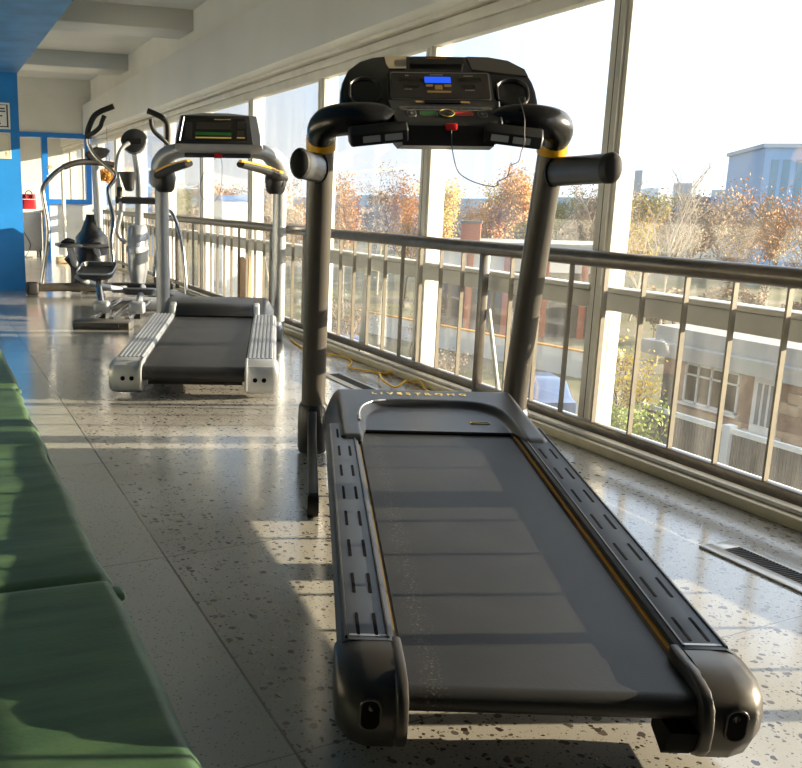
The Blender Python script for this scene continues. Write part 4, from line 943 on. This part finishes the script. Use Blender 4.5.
for k, (y, z) in enumerate(((20.2, -4.9), (19.8, -4.6))): hb('shelf', 'house_plaster', (HX_-.3, y-.4, z), (HX_, y+.4, z+.35))
fn = thing('garden_fence', 'dark slatted fence with pale top rail in front of the brick house', 'fence', (21.5, 20.5, GZ))
MB().box((-.06, -9, 1.72), (.06, 3.2, 1.87)).build('top_rail', 'window_white', fn, False)
MB().box((-.12, -9, 0), (.12, 3.2, .72)).build('plinth', 'wall_white_outdoor', fn, False)
mb = MB()
for k in range(110): y = -8.9+k*.11; mb.box((-.02, y, .72), (.02, y+.07, 1.72))
mb.build('slats', 'fence_dark', fn, False)
for y in (-5, -.4): MB().box((-.14, y-.14, 0), (.14, y+.14, 1.95)).build('post', 'window_white', fn, False)
# long outbuilding with grey flat roof and brick chimney
ob = at_d(520, 60)
def face(p): return math.atan2(p.y, p.x)-PI/2          # local y axis points away from the room
sd = thing('outbuilding', 'long low outbuilding with blue-grey flat roof and brown posts behind the near treadmill', 'building', tuple(ob), face(ob))
MB().box((-5.5, .6, 0), (6, 6, 5.3)).build('wall', 'fence_dark', sd, False)
MB().box((-5.5, .3, 4.0), (6, .6, 5.3)).build('fascia', 'wall_white_outdoor', sd, False)
MB().box((-5.8, -.2, 5.3), (6.4, 6.4, 5.75)).build('roof', 'roof_grey', sd, False)
for k in range(5): MB().box((-5.3+k*2.3, .1, 0), (-4.9+k*2.3, .5, 5.3)).build('post', 'brick', sd, False)
ch = thing('chimney', 'square red brick chimney rising from the blue-grey flat roof', 'chimney', tuple(ob+Matrix.Rotation(face(ob), 3, 'Z') @ Vector((-2.9, 1.2, 5.75))), face(ob))
MB().box((-.6, -.5, 0), (.6, .5, 1.1)).build('stack', 'brick', ch, False); MB().box((-.66, -.56, 1.1), (.66, .56, 1.25)).build('cap', 'roof_dark', ch, False)
p0, p1 = at_d(362, 60), at_d(606, 46); dd_ = p1-p0
bw = thing('boundary_wall', 'long white boundary wall with yellow coping below the trees', 'wall', tuple((p0+p1)/2), math.atan2(dd_.y, dd_.x))
hl_ = dd_.length/2
MB().box((-hl_, -.12, 0), (hl_, .12, 1.25)).build('wall', 'wall_white_outdoor', bw, False); MB().box((-hl_, -.16, 1.25), (hl_, .16, 1.33)).build('coping', 'yellow_line', bw, False)
wh = thing('white_building', 'small white building with blue roof edge beyond the silver treadmill', 'building', tuple(at_d(236, 60)))
MB().box((-1.3, -1.3, 0), (1.3, 1.3, 8)).build('wall', 'wall_white_outdoor', wh, False); MB().box((-1.4, -1.4, 8), (1.4, 1.4, 8.35)).build('roof', 'blue_shed', wh, False)
bb_ = thing('blue_building', 'tall pale blue building above the trees at the right edge', 'building', tuple(at_d(792, 120)), -.62)
MB().box((-4.6, -6, 0), (14, 14, 14.2)).build('wall', 'blue_building', bb_, False); MB().box((-4.9, -6.2, 14.2), (14.2, 14.2, 14.6)).build('roof', 'tower_haze', bb_, False)
for x in (-3.9, -2.8, -1.5): MB().box((x, -6.05, 6), (x+.7, -5.98, 13)).build('window', 'blue_glazing', bb_, False)
wr = thing('blue_warehouse', 'low blue warehouse roof on the skyline left of the tall blue building', 'building', tuple(at_d(715, 172)), -.6)
MB().box((-5.5, -5, 0), (5.5, 5, 9.0)).build('wall', 'wall_white_outdoor', wr, False); MB().box((-5.6, -5.1, 7.0), (1.5, 5.1, 9.6)).build('roof', 'blue_shed', wr, False)
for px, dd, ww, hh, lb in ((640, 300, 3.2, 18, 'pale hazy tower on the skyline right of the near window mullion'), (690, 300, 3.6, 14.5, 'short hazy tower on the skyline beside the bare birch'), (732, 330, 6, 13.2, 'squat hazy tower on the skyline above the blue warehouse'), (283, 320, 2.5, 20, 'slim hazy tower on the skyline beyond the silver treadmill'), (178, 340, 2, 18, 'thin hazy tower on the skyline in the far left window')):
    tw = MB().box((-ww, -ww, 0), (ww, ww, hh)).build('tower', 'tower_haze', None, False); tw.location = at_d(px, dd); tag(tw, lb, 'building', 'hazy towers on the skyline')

# trees: trunk with forking branches + a cloud of small leaves
def tree(px, dist, H, R, leaves, mat, bark, label, seed, ls=.2, twig=1, base=.3):
    rnd = random.Random(seed)
    t = thing('tree', label, 'tree', tuple(at_d(px, dist)), rnd.random()*6, 'trees outside the windows')
    mb = MB(); tips = []
    def grow(p, d, ln, r, lev):
        n = 4; pts = [p]; rs = [r]
        for k in range(n):
            d = (d+Vector((rnd.gauss(0, .13), rnd.gauss(0, .13), rnd.gauss(.04, .08)))).normalized(); p = p+d*ln/n; pts.append(p); rs.append(r*(1-.5*(k+1)/n))
        mb.tube(pts, rs, 5 if lev else 7)
        if lev >= 3: tips.extend(pts[1:]); return
        m = (5, 4, 4)[lev]
        for k in range(m+twig):
            q = pts[rnd.randint(1 if lev else 2, n)]
            a = rnd.random()*2*PI; sd_ = Vector((math.cos(a), math.sin(a), rnd.uniform(.1, .9)))
            grow(q, (d*.55+sd_*.8).normalized(), ln*rnd.uniform(.5, .72), r*.45, lev+1)
        tips.extend(pts[2:])
    grow(Vector((0, 0, 0)), Vector((0, 0, 1)), H*.5, H*.016, 0)
    zmax = max(p.z for p in tips); rmax = max(math.hypot(p.x, p.y) for p in tips)
    kz, kr = H/zmax, R/rmax
    for v in mb.bm.verts: v.co = Vector((v.co.x*kr, v.co.y*kr, v.co.z*kz))
    mb.build('branches', bark, t, False)
    if leaves:
        mb = MB()
        for k in range(int(leaves*1.7)):
            q = rnd.choice(tips); p = Vector((q.x*kr, q.y*kr, q.z*kz))+Vector((rnd.gauss(0, .35), rnd.gauss(0, .35), rnd.gauss(0, .3)))*R*.3
            if p.z < H*base: continue
            d = Vector((rnd.gauss(0, 1), rnd.gauss(0, 1), rnd.gauss(0, 1))).normalized(); e_ = d.orthogonal().normalized(); s = ls*.62*rnd.uniform(.6, 1.3)
            mb.quad(p-d*s, p-e_*s*.6, p+d*s, p+e_*s*.6)
        mb.build('leaves', mat, t, False)
TREES = [  # px, distance, image height of the top, radius, leaves, leaf material, bark, label, leaf size
 (346, 66, 170, 2.4, 1100, 'leaf_orange', 'bark_pale', 'thin orange-leaved tree behind the near treadmill left handle', .15),
 (408, 74, 176, 3.4, 2600, 'leaf_orange', 'bark', 'dense orange tree just left of the window mullion behind the console', .19),
 (380, 84, 166, 3.6, 800, 'leaf_brown', 'bark_pale', 'pale brown wispy tree between the two orange trees', .14),
 (452, 92, 182, 4.2, 4800, 'leaf_yellow', 'bark', 'yellow-leaved tree left of the brick chimney', .2),
 (492, 84, 170, 3.6, 4800, 'leaf_orange', 'bark', 'tall amber tree behind the brick chimney', .21),
 (524, 102, 186, 4.6, 5200, 'leaf_yellow', 'bark', 'round golden tree right of the brick chimney', .2),
 (556, 122, 188, 4.6, 1500, 'leaf_olive', 'bark', 'olive tree behind the golden tree beside the near treadmill right post', .22),
 (588, 82, 178, 4.0, 1000, 'leaf_brown', 'bark_pale', 'nearly bare twiggy tree under the near treadmill right handle', .13),
 (640, 72, 184, 3.2, 1100, 'leaf_yellow', 'bark_pale', 'sparse yellow tree next to the white window fin on the right', .15),
 (672, 52, 146, 2.6, 0, 'leaf_brown', 'bark_pale', 'tall bare birch rising above the skyline in the right window', .1),
 (700, 86, 190, 5.0, 2200, 'leaf_brown', 'bark', 'broad brown tree right of the bare birch', .19),
 (736, 100, 195, 4.6, 2200, 'leaf_brown', 'bark', 'brown tree below the blue warehouse', .21),
 (772, 70, 185, 4.2, 1500, 'leaf_orange', 'bark', 'orange-brown tree in front of the tall blue building', .16),
 (802, 52, 186, 3.6, 900, 'leaf_brown', 'bark', 'dark bare-branched tree at the far right edge', .14),
 (600, 140, 192, 5.0, 1800, 'leaf_brown', 'bark', 'distant brown tree line clump behind the near window mullion', .24),
 (306, 78, 178, 3.6, 1500, 'leaf_orange', 'bark_pale', 'orange-brown tree between the treadmills', .17),
 (270, 88, 185, 4.0, 800, 'leaf_brown', 'bark_pale', 'pale brown tree right of the silver treadmill post', .16),
 (232, 112, 185, 3.5, 1800, 'leaf_orange', 'bark', 'distant amber tree behind the white building', .24),
 (178, 168, 186, 5.0, 2200, 'leaf_olive', 'bark', 'distant olive tree in the far left window', .26),
 (207, 140, 186, 4.0, 1600, 'leaf_brown', 'bark', 'distant brown tree beyond the silver treadmill left post', .26),
 (695, 118, 194, 4.0, 3000, 'leaf_brown', 'bark', 'distant grey-brown tree clump below the squat hazy tower', .3),
 (774, 106, 197, 2.4, 3000, 'leaf_brown', 'bark', 'distant grey-brown tree clump in front of the tall blue building base', .32),
 (652, 100, 196, 3.2, 2600, 'leaf_olive', 'bark', 'olive-brown tree filling the gap behind the bare birch', .26),
 (641, 31, 318, 1.6, 700, 'leaf_gold', 'bark', 'small tree with bright yellow leaves seen through the lower pane right of the white fin', .11),
 (652, 24, 388, 1.3, 1500, 'leaf_green', 'bark', 'green garden bush below the bright yellow tree', .1),
 (630, 27.5, 392, 1.3, 1300, 'leaf_green', 'bark', 'green garden bush in the lower pane just right of the white fin', .1),
 (614, 20, 440, .9, 700, 'leaf_olive', 'bark_pale', 'pale twiggy garden bush behind the mullion at the lower right', .08),
 (560, 27, 402, 1.4, 900, 'leaf_green', 'bark', 'low green shrub on the lawn right of the near treadmill right post', .1),
 (452, 36, 345, 1.5, 500, 'leaf_brown', 'bark_pale', 'bare grey shrub in front of the outbuilding', .08),
 (418, 49, 285, 2.4, 700, 'leaf_brown', 'bark', 'dark leafless tree by the white boundary wall', .1),
 (334, 40, 285, 2.2, 500, 'leaf_brown', 'bark_pale', 'pale leafless tree behind the folded white card', .1),
]
for i, (px, dd, yt, R, n_, mt, bk, lb, ls) in enumerate(TREES):
    H = 8.1+(200+.012*(px-270)-yt)/933*dd
    tree(px, dd, H, R, n_, mt, bk, lb, 100+i, ls, 1, .12 if H < 3.5 else .32)
def scatter(name, label, px0, px1, d0, d1, h, n, sz, mat, seed):
    rnd = random.Random(seed); mb = MB()
    for k in range(n):
        px = rnd.uniform(px0, px1); p = at_d(px, rnd.uniform(d0, d1))
        hh = h*(.62+.22*math.sin(px*.05+seed)+.16*math.sin(px*.17)+.1*rnd.random())
        p.z += hh*rnd.random()**.7
        d = Vector((rnd.gauss(0, 1), rnd.gauss(0, 1), rnd.gauss(0, 1))).normalized(); e_ = d.orthogonal().normalized(); s_ = sz*rnd.uniform(.5, 1.3)
        mb.quad(p-d*s_, p-e_*s_*.5, p+d*s_, p+e_*s_*.5)
    tag(mb.build(name, mat, None, False), label, 'woodland' if h > 5 else 'undergrowth', None, 'stuff')
rs_ = random.Random(9)
for k in range(9):
    px = 650+k*19.5+rs_.uniform(-2, 2); dd = 56 if k % 2 else 64
    n0 = len(scene.objects)
    tree(px, dd, rs_.uniform(2.6, 3.9), 1.0, 1100, 'leaf_brown', 'bark', 'low brown shrub on the rough ground under the trees in the right windows', 300+k, .2, 1, .05)
for ob_ in scene.objects:
    if ob_.get('label', '').startswith('low brown shrub'): ob_.name = 'shrub'; ob_['category'] = 'shrub'; ob_['group'] = 'low shrubs under the right-hand trees'
scatter('woodland', 'distant hazy brown woodland along the skyline behind the trees', 150, 830, 190, 270, 10.0, 18000, .8, 'leaf_wood', 1)
def car(px, dist, rz, mat, label):
    c = thing('car', label, 'car', tuple(at_d(px, dist)), rz, 'parked cars')
    mb = MB(); mb.prism([(-2.1, .3), (-2.1, .8), (-1.5, .92), (-.9, 1.42), (.8, 1.45), (1.5, .95), (2.1, .85), (2.15, .35)], 'y', -.82, .82, .12, 3); mb.build('body', mat, c)
    mb = MB(); mb.prism([(-1.35, .95), (-.85, 1.36), (.75, 1.38), (1.3, .98)], 'y', -.835, .835); mb.build('glazing', 'house_glass', c)
    for x in (-1.3, 1.3):
        for y in (-.75, .75): mb = MB(); mb.tube([(x, y-.1, .32), (x, y+.1, .32)], .32, 16); mb.build('wheel', 'tyre', c)
car(404, 40, 1.2, 'car_white', 'white car parked below the white boundary wall')
car(350, 47, 1.5, 'car_blue', 'blue car parked behind the folded white card')
car(552, 38, 1.3, 'car_blue', 'blue car by the lawn right of the near treadmill right post')
